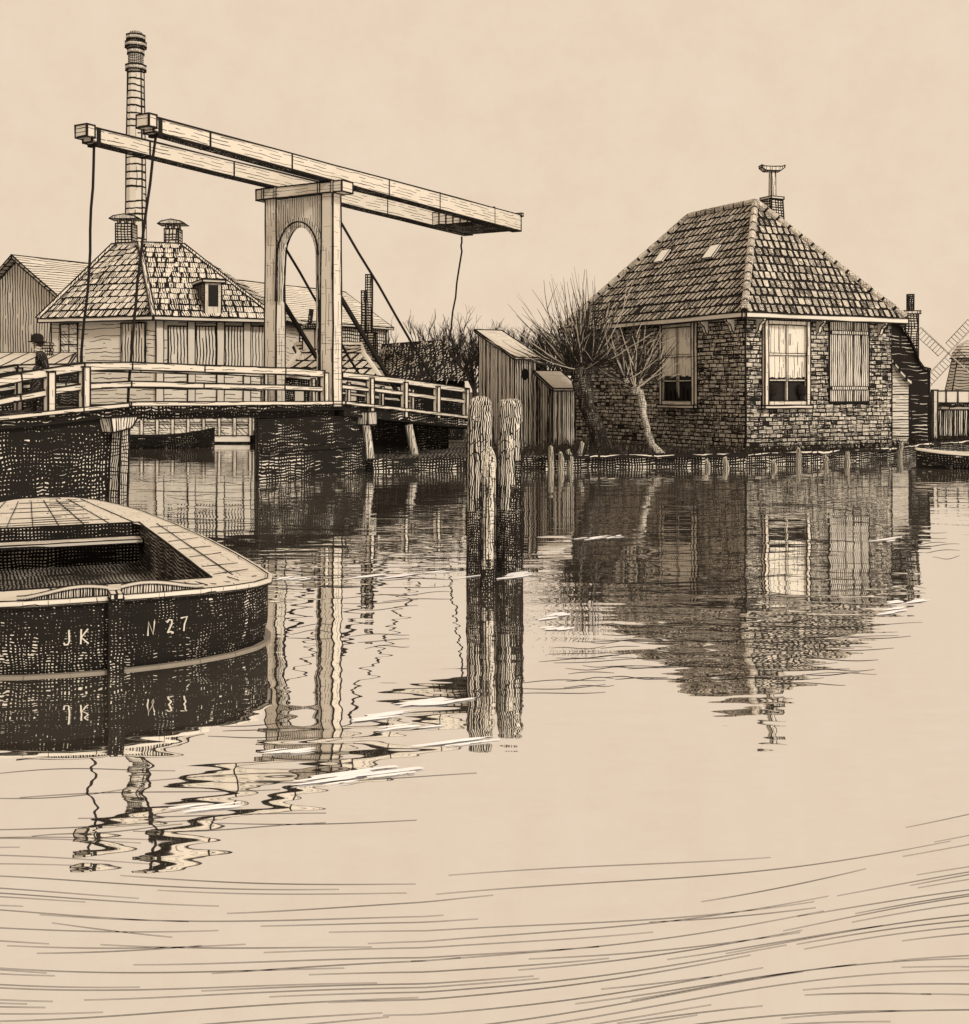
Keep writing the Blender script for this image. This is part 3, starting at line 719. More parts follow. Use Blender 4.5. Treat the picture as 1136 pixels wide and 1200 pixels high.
# ------------------------------------------------------------------ pavilion on the far bank
def make_pavilion():
    d0 = 46.5; Cc = P(184, 371, d0); zt = Cc.z
    Lp, Rp = P(60, 0, 48.2), P(316, 0, 48.6); Lp.z = Rp.z = zt
    root = thing('pavilion', 'pale wooden pavilion with hipped tile roof, shuttered windows and two chimneys', 'house', (Cc.x, Cc.y, GZ))
    off = V(Cc.x, Cc.y, GZ); H = zt - GZ; ri = rad(48, 2.0)
    c = V(0, 0, 0); l = V(Lp.x - Cc.x, Lp.y - Cc.y, 0); r = V(Rp.x - Cc.x, Rp.y - Cc.y, 0); r2 = r + V(.4, 5.2, 0); l2 = l + V(.3, 5.4, 0)
    for i, (a, b) in enumerate(((l, c), (c, r), (r, r2), (r2, l2), (l2, l))):
        m = MB(); n = (b - a).normalized().cross(Z); m.hexa([a, b, b - n * .2, a - n * .2], [p + Z * H for p in (a, b, b - n * .2, a - n * .2)], 'wall_far')
        m.line(a, a + Z * H, ri); m.build('wall', root)
    A0, A1, B = P(134, 287, 51.0) - off, P(164, 287, 50.4) - off, P(214, 287, 51.0) - off
    B.z = A0.z = A1.z = (A0.z + B.z) / 2
    e = lambda p, k=1.09: V(p.x * 1.0 + (p.x + .6) * (k - 1), p.y - .35 if p.y < 3 else p.y + .4, H)
    el, ec, er, er2, el2 = e(l), V(0, -.45, H), e(r), e(r2), e(l2); kb = .10
    m = MB(); G = .11
    for poly in ([el, ec, A1], [el, A1, A0], [ec, er, B], [ec, B, A1], [er, er2, B], [er2, el2, A0], [er2, A0, B], [el2, el, A0]):
        tiles(m, poly, .38, .42, 'tile_far', .085, thick=.05, skew=.1, skip=0)
    roof = m.build('roof', root)
    for a, b in ((el, A0), (ec, A1), (er, B), (A0, A1), (A1, B)):
        m = MB(); m.tube([a, b], .10, 'tile_far', 6); sd_ = V(.1, -.06, .06); m.line(a + sd_, b + sd_, ri); m.line(a - V(.1, .06, -.06), b - V(.1, .06, -.06), ri); m.build('ridge_cap', roof)
    m = MB()
    for a, b in ((el, ec), (ec, er)): m.beam(a - Z * .08, b - Z * .08, .14, .16, 'pale', ri)
    m.build('gutter', root)
    for px, yt, yb, w, d in ((148, 254, 288, .72, 51.2), (203, 260, 288, .62, 51.2)):
        p = P(px, yb + 14, d) - off; t = P(px, yt + 9, d) - off; h = w / 2
        m = MB(); m.box(p.x - h, p.x + h, p.y - h, p.y + h, p.z, t.z, 'brick_small', ri); ch = m.build('chimney', roof)
        m = MB()
        for x in (-h + .05, h - .05, 0): m.box(t.x + x - .05, t.x + x + .05, t.y - .1, t.y + .1, t.z, t.z + .22, 'pale', ri * .6)
        m.prism([V(t.x - h - .28, t.y - .4, t.z + .22), V(t.x + h + .28, t.y - .4, t.z + .22), V(t.x + h + .1, t.y - .4, t.z + .34), V(t.x, t.y - .4, t.z + .42), V(t.x - h - .1, t.y - .4, t.z + .34)], V(0, .8, 0), 'weathered', ri * .8)
        m.build('chimney_cap', ch)
    def face(a, b, px, py):
        k = (px - CX) / FOC; A = a + off; u = (b - a).normalized(); s = (k * A.y - A.x) / (u.x - k * u.y); dd = A.y + u.y * s; return s, EYE + (HZ - py) / FOC * dd - GZ
    def panel(name, a, b, x0, x1, y0, y1, mat, bars=0):
        u = (b - a).normalized(); n = u.cross(Z); s0, z1 = face(a, b, x0, y0); s1, z0 = face(a, b, x1, y1)
        m = MB(); q = [a + u * s0 + n * .06, a + u * s1 + n * .06, a + u * s1 - n * .1, a + u * s0 - n * .1]
        m.hexa([p + Z * z0 for p in q], [p + Z * z1 for p in q], mat, ri)
        for i in range(1, bars + 1): x = a + u * (s0 + (s1 - s0) * i / (bars + 1)) + n * .07; m.line(x + Z * z0, x + Z * z1, ri * .7)
        if bars:
            for i in (1, 2, 3): zz = z0 + (z1 - z0) * i / 4; m.line(a + u * s0 + n * .07 + Z * zz, a + u * s1 + n * .07 + Z * zz, ri * .7)
        return m.build(name, root)
    panel('window', l, c, 72, 92, 380, 428, 'glass_far', 1)
    panel('shutter', l, c, 143, 172, 379, 432, 'shutter_far')
    for x0, x1 in ((197, 221), (228, 253), (262, 286), (292, 313)): panel('shutter', c, r, x0, x1, 382, 432, 'shutter_far')
    m = MB(); u = r.normalized(); n = u.cross(Z)
    for px in (187, 224, 258, 289): s, z = face(c, r, px, 400); p = u * s + n * .05; m.beam(p, p + Z * H, .3, .1, 'pale', ri * .7, up=n)
    m.build('pilaster', root)
    # dormer on the right slope
    s0, z0 = face(c, r, 238, 371); s1, z1 = face(c, r, 258, 332); p, q = u * s0 + n * .2, u * s1 + n * .2; bk = n * -1.9
    m = MB(); m.hexa([p + Z * z0, q + Z * z0, q + Z * z0 + bk, p + Z * z0 + bk], [p + Z * z1, q + Z * z1, q + Z * z1 + bk, p + Z * z1 + bk], 'tar_cross', ri)
    dm = m.build('dormer', roof)
    m = MB(); m.hexa([p + Z * z1 + n * .15 - u * .1, q + Z * z1 + n * .15 + u * .15, q + Z * z1 + bk, p + Z * z1 + bk - u * .1], [x + Z * .12 for x in (p + Z * z1 + n * .15 - u * .1, q + Z * z1 + n * .15 + u * .15, q + Z * z1 + bk, p + Z * z1 + bk - u * .1)], 'pale', ri); m.build('dormer_roof', dm)
    m = MB(); m.hexa([p + Z * z0 + n * .06, q + Z * z0 + n * .06, q + Z * z0 + n * .02, p + Z * z0 + n * .02], [p + Z * z1 + n * .06, q + Z * z1 + n * .06, q + Z * z1 + n * .02, p + Z * z1 + n * .02], 'white_post', ri); w = m.build('dormer_window', dm)
    a, b = p.lerp(q, .22) + n * .08, p.lerp(q, .8) + n * .08; zz0, zz1 = z0 + (z1 - z0) * .3, z1 - .1
    m = MB(); m.prism([a + Z * zz0, b + Z * zz0, b + Z * zz1, a + Z * zz1], -n * .03, 'glass_dark'); m.build('pane', w)
    return root
make_pavilion()

def far_shed():
    a, b = P(20, 303, 55), P(401, 345, 75); b.z = a.z
    root = thing('long_shed', 'long plank shed with a low ridge roof behind the pavilion', 'shed', (a.x, a.y, GZ))
    o = V(a.x, a.y, GZ); u = V(b.x - a.x, b.y - a.y, 0); pn = V(u.y, -u.x, 0).normalized(); hw, hr = 4.0, a.z - GZ; he = hr - 2.45; ri = rad(58, 2.0)
    m = MB()
    for s in (1, -1):
        q = [pn * s * hw + Z * he - u.normalized() * .3, pn * s * hw + Z * he + u + u.normalized() * .3, u + Z * hr + u.normalized() * .3, Z * hr - u.normalized() * .3]
        m.prism(q, Z * .15, 'barn_roof', ri)
    m.build('roof', root)
    for base in (V(0, 0, 0), u):
        m = MB(); m.prism([base + pn * (hw - .2), base - pn * (hw - .2), base - pn * (hw - .2) + Z * he, base + Z * (hr - .1), base + pn * (hw - .2) + Z * he], u.normalized() * (.2 if base.length < 1 else -.2), 'barn_boards', ri); m.build('gable_wall', root)
    for s in (1, -1):
        m = MB(); p = pn * s * (hw - .3); m.prism([p + u.normalized() * .2, p + u - u.normalized() * .2, p + u - u.normalized() * .2 + Z * he, p + u.normalized() * .2 + Z * he], -pn * s * .15, 'barn_wall_dark'); m.build('side_wall', root)
far_shed()

def factory_chimney():
    d = 62.0; b = P(163, 300, d); t = P(157, 37, d); top = t.z
    root = thing('factory_chimney', 'tall slender brick factory chimney with a ringed crown behind the pavilion', 'chimney', (t.x + .1, d, GZ))
    rb, rt = 30 / 2 * d / FOC, 18 / 2 * d / FOC; h = top - GZ; z80 = EYE + (HZ - 80) / FOC * d - GZ; z50 = EYE + (HZ - 53) / FOC * d - GZ
    rr = lambda z: rb + (rt - rb) * z / h
    m = MB(); m.lathe(0, 0, [(rb * 1.05, 0), (rr(z80), z80)], 'chimney_courses', 10)
    for k in range(10):
        a = 2 * math.pi * k / 10
        if math.sin(a) < .1 and abs(math.cos(a)) > .75: m.line(V(math.cos(a) * rb * 1.05, math.sin(a) * rb * 1.05, 0), V(math.cos(a) * rr(z80), math.sin(a) * rr(z80), z80), .045)
    sh = m.build('shaft', root)
    m = MB(); m.lathe(0, 0, [(rr(z80) * .98, z80), (rt, z50), (rt, h - .35), (rt * .8, h - .05), (rt * .55, h)], 'chimney_band', 10)
    for zz, e in ((z80, .1), (z50, .12), (h - .35, .05), (h - 1.1, .0)):
        m.lathe(0, 0, [(rt + e + .02, zz - .1), (rt + e + .06, zz), (rt + e, zz + .12)], 'weathered', 10); 
        for q in (-.11, .13): m.lines([V(math.cos(2 * math.pi * k / 10) * (rt + e + .03), math.sin(2 * math.pi * k / 10) * (rt + e + .03), zz + q) for k in range(10)], .045, True)
    m.build('crown', root)
factory_chimney()

# fence on the far quay and the boat below it
def far_fence():
    x0, x1, d = -14.2, -8.9, 43.8
    root = thing('glazed_fence', 'low pale panelled fence on the far quay, seen under the bridge leaf', 'fence', (x0, d, 0)); L = x1 - x0; ri = rad(44, 1.8)
    m = MB(); m.box(0, L, 0, .12, .05, .30, 'pale', ri); m.build('quay_beam', root)
    m = MB(); m.box(0, L, .02, .08, .30, 1.22, 'glass_far'); m.build('panel', root)
    n = 9
    for i in range(n + 1):
        m = MB(); x = L * i / n; m.box(x - .06, x + .06, -.05, .1, .30, 1.25, 'white_post', ri * .7); m.build('fence_post', root)
    m = MB(); m.box(0, L, -.03, .0, .74, .80, 'white_paint', ri * .6); m.box(0, L, -.06, .12, 1.25, 1.33, 'white_paint', ri * .7); m.build('fence_rail', root)
far_fence()
def row_boat(name, label, loc, rz, L, B, D, mat, rim, prow=.5, fl=1.0):
    root = thing(name, label, 'rowing boat', loc, rz); N = 12
    st = []
    for i in range(N + 1):
        f = i / N; w = B / 2 * (math.sin(math.pi * min(1, .12 + .88 * f) if f < .5 else math.pi * (1 - .5 * ((f - .5) * 2)) * .5 + 0) if False else 1) 
        w = B / 2 * max(.04, (1 - abs(2 * f - .9) ** 2.6 * .95)) if f < .95 else B / 2 * .05
        w = B / 2 * max(.03, math.sin(math.pi * (0.10 + .88 * f)) ** .6)
        z = D + prow * D * (f ** 3) + .25 * D * (1 - f) ** 2
        st.append((f * L - L / 2, w, z))
    m = MB(); vs = []
    for x, w, z in st: vs += [V(x, -w, z), V(x, -w * .75, z * .35), V(x, 0, -.12), V(x, w * .75, z * .35), V(x, w, z)]
    fs = [[i * 5 + k, i * 5 + k + 1, (i + 1) * 5 + k + 1, (i + 1) * 5 + k] for i in range(N) for k in range(4)] + [[0, 1, 2, 3, 4], [N * 5 + k for k in range(5)]]
    m.add(vs, fs, mat); m.build('hull', root)
    m = MB()
    for s in (1, -1): m.tube([V(x, s * w, z + .01) for x, w, z in st], .035 * fl, rim, 6)
    m.build('gunwale', root)
    m = MB(); m.add([V(x, s * w * .9, z * .55) for x, w, z in st for s in (-1, 1)], [[2 * i, 2 * i + 1, 2 * i + 3, 2 * i + 2] for i in range(N)], 'hold'); m.build('floor_boards', root)
    for f in (4, 8):
        x, w, z = st[f]; m = MB(); m.box(x - .12, x + .12, -w * .95, w * .95, z * .8, z * .8 + .04, 'weathered', .012); m.build('thwart', root)
    return root
p = W(190, 525, 0); row_boat('rowing_boat', 'dark rowing boat lying under the bridge before the far quay', (p.x, p.y, 0), R(6), 3.6, 1.1, .36, 'tar_shade_deep', 'ink', .9)
p = W(1146, 549, 0); row_boat('rowing_boat', 'rowing boat with pale gunwales moored at the right bank by the plank gate', (p.x, p.y, 0), R(168), 3.0, 1.1, .32, 'tar_shade_deep', 'pale', .5, .9)

# ------------------------------------------------------------------ huts behind the bridge ramp
def tiled_hut():
    d = 36.0; o = P(386, 0, d); o.z = GZ; ri = rad(36, 2.0)
    root = thing('tiled_hut', 'low hut with a pale rounded tile roof behind the bridge railing', 'hut', o)
    a = lambda px, py, dd=d: P(px, py, dd) - o
    z1 = a(0, 442).z; xl, xr = a(326, 0).x, a(446, 0).x; zt = a(0, 404, 37.5).z
    xl2, xr2 = a(345, 0, 37.5).x, a(424, 0, 37.5).x
    m = MB()
    zm = z1 + (zt - z1) * .72
    e = [V(xl, 0, z1), V(xr, 0, z1), V(xr, 3, z1), V(xl, 3, z1)]; k = [V(xl + .55, .7, zm), V(xr - .6, .7, zm), V(xr - .6, 2.3, zm), V(xl + .55, 2.3, zm)]; t = [V(xl2, 1.5, zt), V(xr2, 1.5, zt)]
    for poly in ([e[0], e[1], k[1], k[0]], [e[1], e[2], k[2], k[1]], [e[2], e[3], k[3], k[2]], [e[3], e[0], k[0], k[3]], [k[0], k[1], t[1], t[0]], [k[1], k[2], t[1]], [k[2], k[3], t[0], t[1]], [k[3], k[0], t[0]]):
        tiles(m, poly, .36, .34, 'tile', .085, skew=.6, tone=(0, .2), thick=.04)
    roof = m.build('roof', root)
    m = MB(); m.tube([e[1], k[1], t[1], t[0], k[0], e[0]], .08, 'pale', 6); m.build('ridge_cap', roof)
    m = MB(); m.box(xl + .15, xr - .15, .15, 2.85, 0, z1 - .02, 'tar_cross', ri); w = m.build('wall', root)
    for i in range(5):
        x = xl + .5 + i * .55; m = MB(); m.box(x, x + .3, .1, .149, z1 - .75, z1 - .3, 'pale', ri * .6); m.build('window', root)
    c = a(363, 400, 37.2); m = MB(); m.box(c.x - .2, c.x + .2, c.y - .2, c.y + .2, c.z - .4, a(0, 386, 37.2).z, 'pale', ri); ch = m.build('chimney', roof)
    m = MB(); m.box(c.x - .26, c.x + .26, c.y - .26, c.y + .26, a(0, 386, 37.2).z, a(0, 381, 37.2).z, 'tar_cross', ri * .7); m.tube([V(c.x, c.y, a(0, 381, 37.2).z), V(c.x + .06, c.y, a(0, 362, 37.2).z)], .08, 'tar_shade_deep', 7); m.build('chimney_pot', ch)
tiled_hut()
def dark_cottage():
    d = 39.0; o = P(490, 0, d); o.z = GZ; ri = rad(39, 2.0); a = lambda px, py, dd=d: P(px, py, dd) - o
    root = thing('thatched_cottage', 'low cottage under a dark shaggy roof with a tall stepped chimney', 'cottage', o)
    e0, e1 = a(436, 446), a(552, 446); r0, r1 = a(449, 404, 40.6), a(517, 399, 40.6)
    b0, b1 = e0 + V(0, 3.4, 0), e1 + V(-.3, 3.4, 0)
    m = MB(); m.add([e0, e1, r1, r0, b0, b1], [[0, 1, 2, 3], [1, 5, 2], [5, 4, 3, 2], [4, 0, 3], [0, 4, 5, 1]], 'thatch')
    for i in range(420):                                             # ragged straw ends
        s, t = random.random(), random.random() ** .8
        p = e0.lerp(e1, s).lerp(r0.lerp(r1, s), t); q = p + V(random.uniform(-.14, .06), -.1, -.16 + random.uniform(-.06, .03)); q2 = p + V(random.uniform(-.05, .05), -.03, .04)
        m.tube([q2, q], [.022, .008], random.choice(['ink', 'ink', 'twig_pale']), 4)
    for a_, b_ in ((r0, r1), (r1, e1), (r0, e0)): m.line(a_, b_, ri * 1.5)
    m.build('roof', root)
    m = MB(); m.box(e0.x + .2, e1.x - .25, .25, 3.1, 0, e0.z - .02, 'tar_shade_deep'); m.build('wall', root)
    m = MB(); c = a(432, 0, 38.6)
    for x0, x1, yt in ((429, 436.5, 322), (424, 430, 341)): p, q = a(x0, yt, 38.6), a(x1, yt, 38.6); m.box(p.x, q.x, p.y - .12, p.y + .12, a(0, 392, 38.6).z, p.z, 'chimney_band', ri * .8)
    p, q = a(423, 390, 38.6), a(441, 390, 38.6); m.box(p.x, q.x, p.y - .25, p.y + .25, 0, p.z, 'chimney_band', ri)
    m.build('chimney', root)
dark_cottage()

def privy(name, label, corner, d, fw, sd_, yf, yb, hole, mat, yg, ang=R(31)):
    """a plank shed: front wall to the right of the near corner, long side to the left, roof falling to the front"""
    o = P(corner, 0, d); o.z = GZ - .1; ri = rad(d, 2.2); root = thing(name, label, 'shed', o, ang)
    zf = EYE + (HZ - yf) / FOC * d - o.z; bd = d + sd_ * math.cos(ang); zb = EYE + (HZ - yb) / FOC * bd - o.z; zg = 0
    m = MB(); m.hexa([V(0, 0, zg), V(fw, 0, zg), V(fw, sd_, zg), V(0, sd_, zg)], [V(0, 0, zf), V(fw, 0, zf), V(fw, sd_, zb), V(0, sd_, zb)], mat, ri)
    for i in range(1, 9): y = sd_ * i / 9; m.line(V(-.004, y, zg), V(-.004, y, zf + (zb - zf) * i / 9), rad(d, random.uniform(1, 2.2)))
    for i in range(1, 5): x = fw * i / 5; m.line(V(x, -.004, zg), V(x, -.004, zf), rad(d, random.uniform(1, 1.8)))
    m.build('plank_wall', root)
    m = MB(); e = .09; sl = (zb - zf) / sd_
    q = [V(-e, -e * 1.5, zf - sl * e * 1.5), V(fw + e, -e * 1.5, zf - sl * e * 1.5), V(fw + e, sd_ + e, zb + sl * e), V(-e, sd_ + e, zb + sl * e)]
    m.hexa([p + Z * .02 for p in q], [p + Z * .09 for p in q], 'deck', ri); m.build('roof', root)
    if hole:
        m = MB(); x, z = fw * .45, zf - .45
        m.prism([V(x + .10 * math.cos(k * math.pi / 6), -.02, z + .15 * math.sin(k * math.pi / 6)) for k in range(12)], V(0, .03, 0), 'glass_dark', ri * .7); m.build('door_hole', root)
privy('privy', 'tall narrow plank privy with an oval hole and a slanting pale roof', 603, 33.0, .78, 2.0, 420, 391, True, 'plank_upright_dark', 515)
privy('plank_shed', 'lower small plank shed between the tall privy and the willow', 648, 32.4, .76, .75, 456, 440, False, 'plank_upright', 515)

# ------------------------------------------------------------------ right of the cottage
def annex():
    d = 37.5; o = P(1062, 0, d); o.z = GZ; ri = rad(38, 2.0); a = lambda px, py, dd=d: P(px, py, dd) - o
    root = thing('boarded_barn', 'dark boarded barn with a bell-shaped gable behind the brick cottage', 'barn', o)
    prof = [(1012, 378), (1046, 378), (1054, 383), (1064, 396), (1071, 410), (1077, 426), (1082, 433), (1090, 435)]
    m = MB(); pts = [a(x, y) for x, y in prof]; pts = [V(p.x, 0, p.z) for p in pts]; pts += [V(pts[-1].x, 0, 0), V(pts[0].x, 0, 0)]
    m.prism(pts, V(-1.2, 4.5, 0), 'boards_dark', ri); m.build('gable_wall', root)
    m = MB(); q = pts[1:8]
    for b, c in zip(q, q[1:]): m.prism([b + V(0, -.12, .02), c + V(0, -.12, .02), c + V(0, -.12, .1), b + V(0, -.12, .1)], V(-1.2, 4.7, 0), 'tar_shade_deep')
    m.build('roof', root)
    p, q = a(1059, 368, 39), a(1074, 368, 39); m = MB(); m.box(p.x, q.x, p.y - .2, p.y + .2, a(0, 425, 39).z, p.z, 'chimney_band', ri); m.box(p.x - .06, q.x + .06, p.y - .26, p.y + .26, p.z, p.z + .1, 'weathered', ri * .7); ch = m.build('chimney', root)
    p, q = a(1064, 345, 39), a(1070.5, 345, 39); m = MB(); m.box(p.x, q.x, p.y - .08, p.y + .08, a(0, 368, 39).z, p.z, 'tar_cross', ri * .7); m.build('flue_pipe', ch)
annex()
def lean_to():
    d = 35.6; o = P(1055, 0, d); o.z = GZ; ri = rad(36, 2.0); a = lambda px, py, dd=d: P(px, py, dd) - o
    root = thing('lean_to', 'pale level-boarded lean-to with a curved roof edge beside the brick cottage', 'lean-to', o)
    top = [a(1036, 420), a(1046, 427), a(1052, 436), a(1060, 446), a(1066, 451)]; top = [V(p.x, 0, p.z) for p in top]
    m = MB(); m.prism(top + [V(top[-1].x, 0, 0), V(top[0].x, 0, 0)], V(-.4, 1.6, 0), 'plank_level', ri * .8)
    for k in range(1, 8): z = k * .26; m.line(V(top[0].x, -.005, z), V(top[-1].x, -.005, z + .01), rad(36, 1.4))
    m.build('board_wall', root)
    m = MB()
    for b, c in zip(top, top[1:]): m.prism([b + V(0, -.14, 0), c + V(.04, -.14, 0), c + V(.04, -.14, .12), b + V(0, -.14, .12)], V(-.4, 1.8, 0), 'pale', ri * .7)
    m.build('roof', root)
lean_to()
def windmill():
    d = 95.0; o = P(1138, 0, d); o.z = GZ; ri = rad(95, 1.8); a = lambda px, py, dd=d: P(px, py, dd) - o
    root = thing('windmill', 'distant thatched windmill with ladder-like sails beyond the gate', 'windmill', o)
    z1 = a(0, 420).z; r1 = 20 * d / FOC; r0 = 33 * d / FOC
    m = MB(); m.lathe(0, 0, [(r0, 0), (r1, z1)], 'barn_roof', 8, rot=.39)
    for k in range(8): t = .39 + k * math.pi / 4; m.line(V(math.cos(t) * r0, math.sin(t) * r0, 0), V(math.cos(t) * r1, math.sin(t) * r1, z1), ri * .8)
    m.build('tower', root)
    m = MB(); m.lathe(0, 0, [(r1 * 1.15, z1), (r1 * 1.05, z1 + .5), (r1 * .75, z1 + 1.1), (r1 * .25, z1 + 1.5)], 'barn_roof', 10); m.lines([V(math.cos(k * .6283) * r1 * 1.16, math.sin(k * .6283) * r1 * 1.16, z1) for k in range(10)], ri, True); m.build('cap', root)
    hub = a(1112, 414, d - 3.0)
    for ang in (137, 227, 317, 47):
        t = R(ang); dr = V(math.cos(t), 0, math.sin(t)); sd2 = V(-dr.z, 0, dr.x); L = 43 * d / FOC; m = MB()
        m.beam(hub, hub + dr * L, .10, .10, 'weathered', 0, up=V(0, 1, 0))
        m.line(hub + dr * L * .15 + sd2 * .72, hub + dr * L + sd2 * .72, ri * .5); m.line(hub, hub + dr * L, ri * .6)
        for i in range(9): q = hub + dr * L * (.15 + .85 * i / 8); m.line(q, q + sd2 * .72, ri * .42)
        m.build('sail', root)
windmill()
def gate():
    d = 40.0; o = P(1095, 0, d); o.z = GZ; ri = rad(40, 2.0); a = lambda px, py, dd=d: P(px, py, dd) - o
    root = thing('plank_gate', 'upright plank gate with small panes above beside the dark barn', 'gate', o); w = a(1150, 0).x
    for x in (0, w): m = MB(); m.box(x - .06, x + .1, -.08, .08, 0, a(0, 457).z, 'white_post', ri); m.build('gate_post', root)
    m = MB(); m.box(.12, w - .1, -.03, .03, .1, a(0, 480).z, 'shutter_boards', ri)
    for k in range(1, 8): x = .12 + (w - .2) * k / 8; m.line(V(x, -.04, .1), V(x, -.04, a(0, 480).z), rad(40, 1.6))
    m.build('board_panel', root)
    m = MB(); z0, z1 = a(0, 472).z, a(0, 458).z; m.box(.1, w - .1, -.04, .04, z0 - .12, z0, 'tar_cross', ri * .8); m.box(.1, w - .1, -.03, .03, z0, z1, 'pale', ri)
    for k in range(1, 4): x = w * k / 4; m.line(V(x, -.04, z0), V(x, -.04, z1), ri)
    m.build('top_panes', root)
gate()

# ------------------------------------------------------------------ willows, bare trees, bank stakes
def whips(m, o, n, L, spread, r, mats, up=.35, dirs=None):
    for i in range(n):
        az = random.uniform(0, 2 * math.pi); el = random.uniform(.0, 1) ** .9 * R(86)
        d = V(math.cos(az) * math.cos(el), math.sin(az) * math.cos(el) * .7, math.sin(el)); l = L * random.uniform(.45, 1.05)
        p = Vector(o) + d * .12; pts = [p.copy()]; dd = d.copy()
        for k in range(6):
            dd = (dd + Z * up * .12 + Vector([random.uniform(-1, 1) for _ in range(3)]) * .09).normalized(); p = p + dd * l / 6; pts.append(p.copy())
        rr = r * random.uniform(.6, 1.2); m.tube(pts, [rr * (1 - .8 * k / 6) for k in range(7)], random.choice(mats), 5, caps=False)
        for rep in range(random.choice([0, 1, 2])):
            b = pts[random.choice([2, 3, 4])]; e = b + (dd + V(random.uniform(-1, 1), random.uniform(-.5, .5), .3) * .7).normalized() * l * .3; m.tube([b, b.lerp(e, .5) + Z * .03, e], [rr * .5, rr * .4, rr * .15], random.choice(mats), 4, caps=False)
def willow(label, pts, radii, knobs, n, L, mat, mats):
    base = pts[0]; root = thing('pollard_willow', label, 'tree', base)
    m = MB(); q = [Vector(p) - Vector(base) for p in pts]; dense = []; rd = []
    for i in range(len(q) - 1):
        for k in range(4): dense.append(q[i].lerp(q[i + 1], k / 4) + V(random.uniform(-1, 1), 0, 0) * .03); rd.append((radii[i] + (radii[i + 1] - radii[i]) * k / 4) * random.uniform(.93, 1.08))
    dense.append(q[-1]); rd.append(radii[-1]); m.tube(dense, rd, mat, 9)
    for kx, ky, kz, kr in knobs:
        c = q[-1] + V(kx, ky, kz); m.tube([c - Z * kr, c - Z * kr * .6, c, c + Z * kr * .6, c + Z * kr * .9], [kr * .5, kr * .9, kr, kr * .7, kr * .25], mat, 9)
    m.build('trunk', root, True)
    m = MB()
    for kx, ky, kz, kr in knobs: whips(m, q[-1] + V(kx, ky, kz), n // len(knobs), L, 1, .023, mats)
    m.build('crown', root)
b = P(708, 533, 31.6); b.z = GZ - .1
willow('large pollard willow with a dark leaning trunk left of the brick cottage', [b, P(700, 505, 31.6), P(688, 475, 31.6), P(682, 448, 31.6), P(682, 436, 31.6)], [.30, .24, .23, .26, .30], [(0, 0, .05, .3), (-.3, .1, .1, .2), (.28, .05, .15, .22)], 190, 2.6, 'bark', ['twig', 'twig', 'twig', 'twig_pale'])
b = P(776, 535, 31.0); b.z = GZ - .08
willow('small pollard willow with a pale bent trunk before the cottage side wall', [b, P(764, 520, 31.0), P(757, 500, 31.2), P(754, 478, 31.2), P(749, 458, 31.2)], [.13, .095, .09, .095, .11], [(-.1, 0, .05, .15), (.05, .05, .25, .13), (-.35, 0, .3, .11)], 90, 1.7, 'bark_pale', ['twig', 'twig', 'twig_pale'])

def bare_tree(label, px, py, d, hpx, n, sp=.8, r=.05, name='bare_tree', group='bare trees behind the huts'):
    o = P(px, py, d); o.z = GZ; root = thing(name, label, 'tree', o, 0, group); H = EYE + (HZ - (py - hpx)) / FOC * d - GZ
    m = MB(); th = H * .45; m.tube([V(0, 0, -.1), V(.05, 0, th * .5), V(-.03, 0, th)], [r * 1.6, r * 1.3, r], 'twig', 7); m.build('trunk', root)
    m = MB()
    def grow(p, d_, l, rr, lev):
        pts = [p]; q = p
        for k in range(3): d_ = (d_ + Vector([random.uniform(-1, 1) for _ in range(3)]) * .16 + Z * .05).normalized(); q = q + d_ * l / 3; pts.append(q)
        m.tube(pts, [rr, rr * .8, rr * .65, rr * .45], 'twig', 4, caps=False)
        if lev > 0:
            for k in range(3): grow(pts[random.choice([1, 2, 3])], (d_ + Vector([random.uniform(-1, 1), random.uniform(-1, 1), random.uniform(-.2, .9)]) * .8).normalized(), l * .65, rr * .55, lev - 1)
    for i in range(n):
        az = random.uniform(0, 6.28); grow(V(0, 0, th * random.uniform(.7, 1)), V(math.cos(az) * sp, math.sin(az) * sp, 1).normalized(), (H - th) * .52, r * .6, 3)
    m.build('crown', root)
bare_tree('bare forked tree rising behind the dark shaggy roof', 505, 402, 44, 46, 9, .9, .11)
bare_tree('bare leaning tree beside the privy above the roof end', 534, 400, 45, 42, 9, .9, .10)
bare_tree('thin bare sapling left of the forked tree', 481, 405, 45, 30, 5, .8, .08)
for px, h, lab in ((556, 36, 'leftmost bush of the bare hedge behind the privy'), (578, 42, 'bare hedge bush above the privy roof'), (600, 40, 'bare hedge bush over the low end of the privy roof'), (622, 44, 'bare hedge bush between the privy and the willow crown'), (642, 40, 'bare hedge bush just left of the big willow'), (660, 42, 'bare hedge bush behind the big willow crown')):
    bare_tree(lab, px, 418, 58, h, 15, .6, .11, 'hedge_bush', 'bare bushes of the hedge')

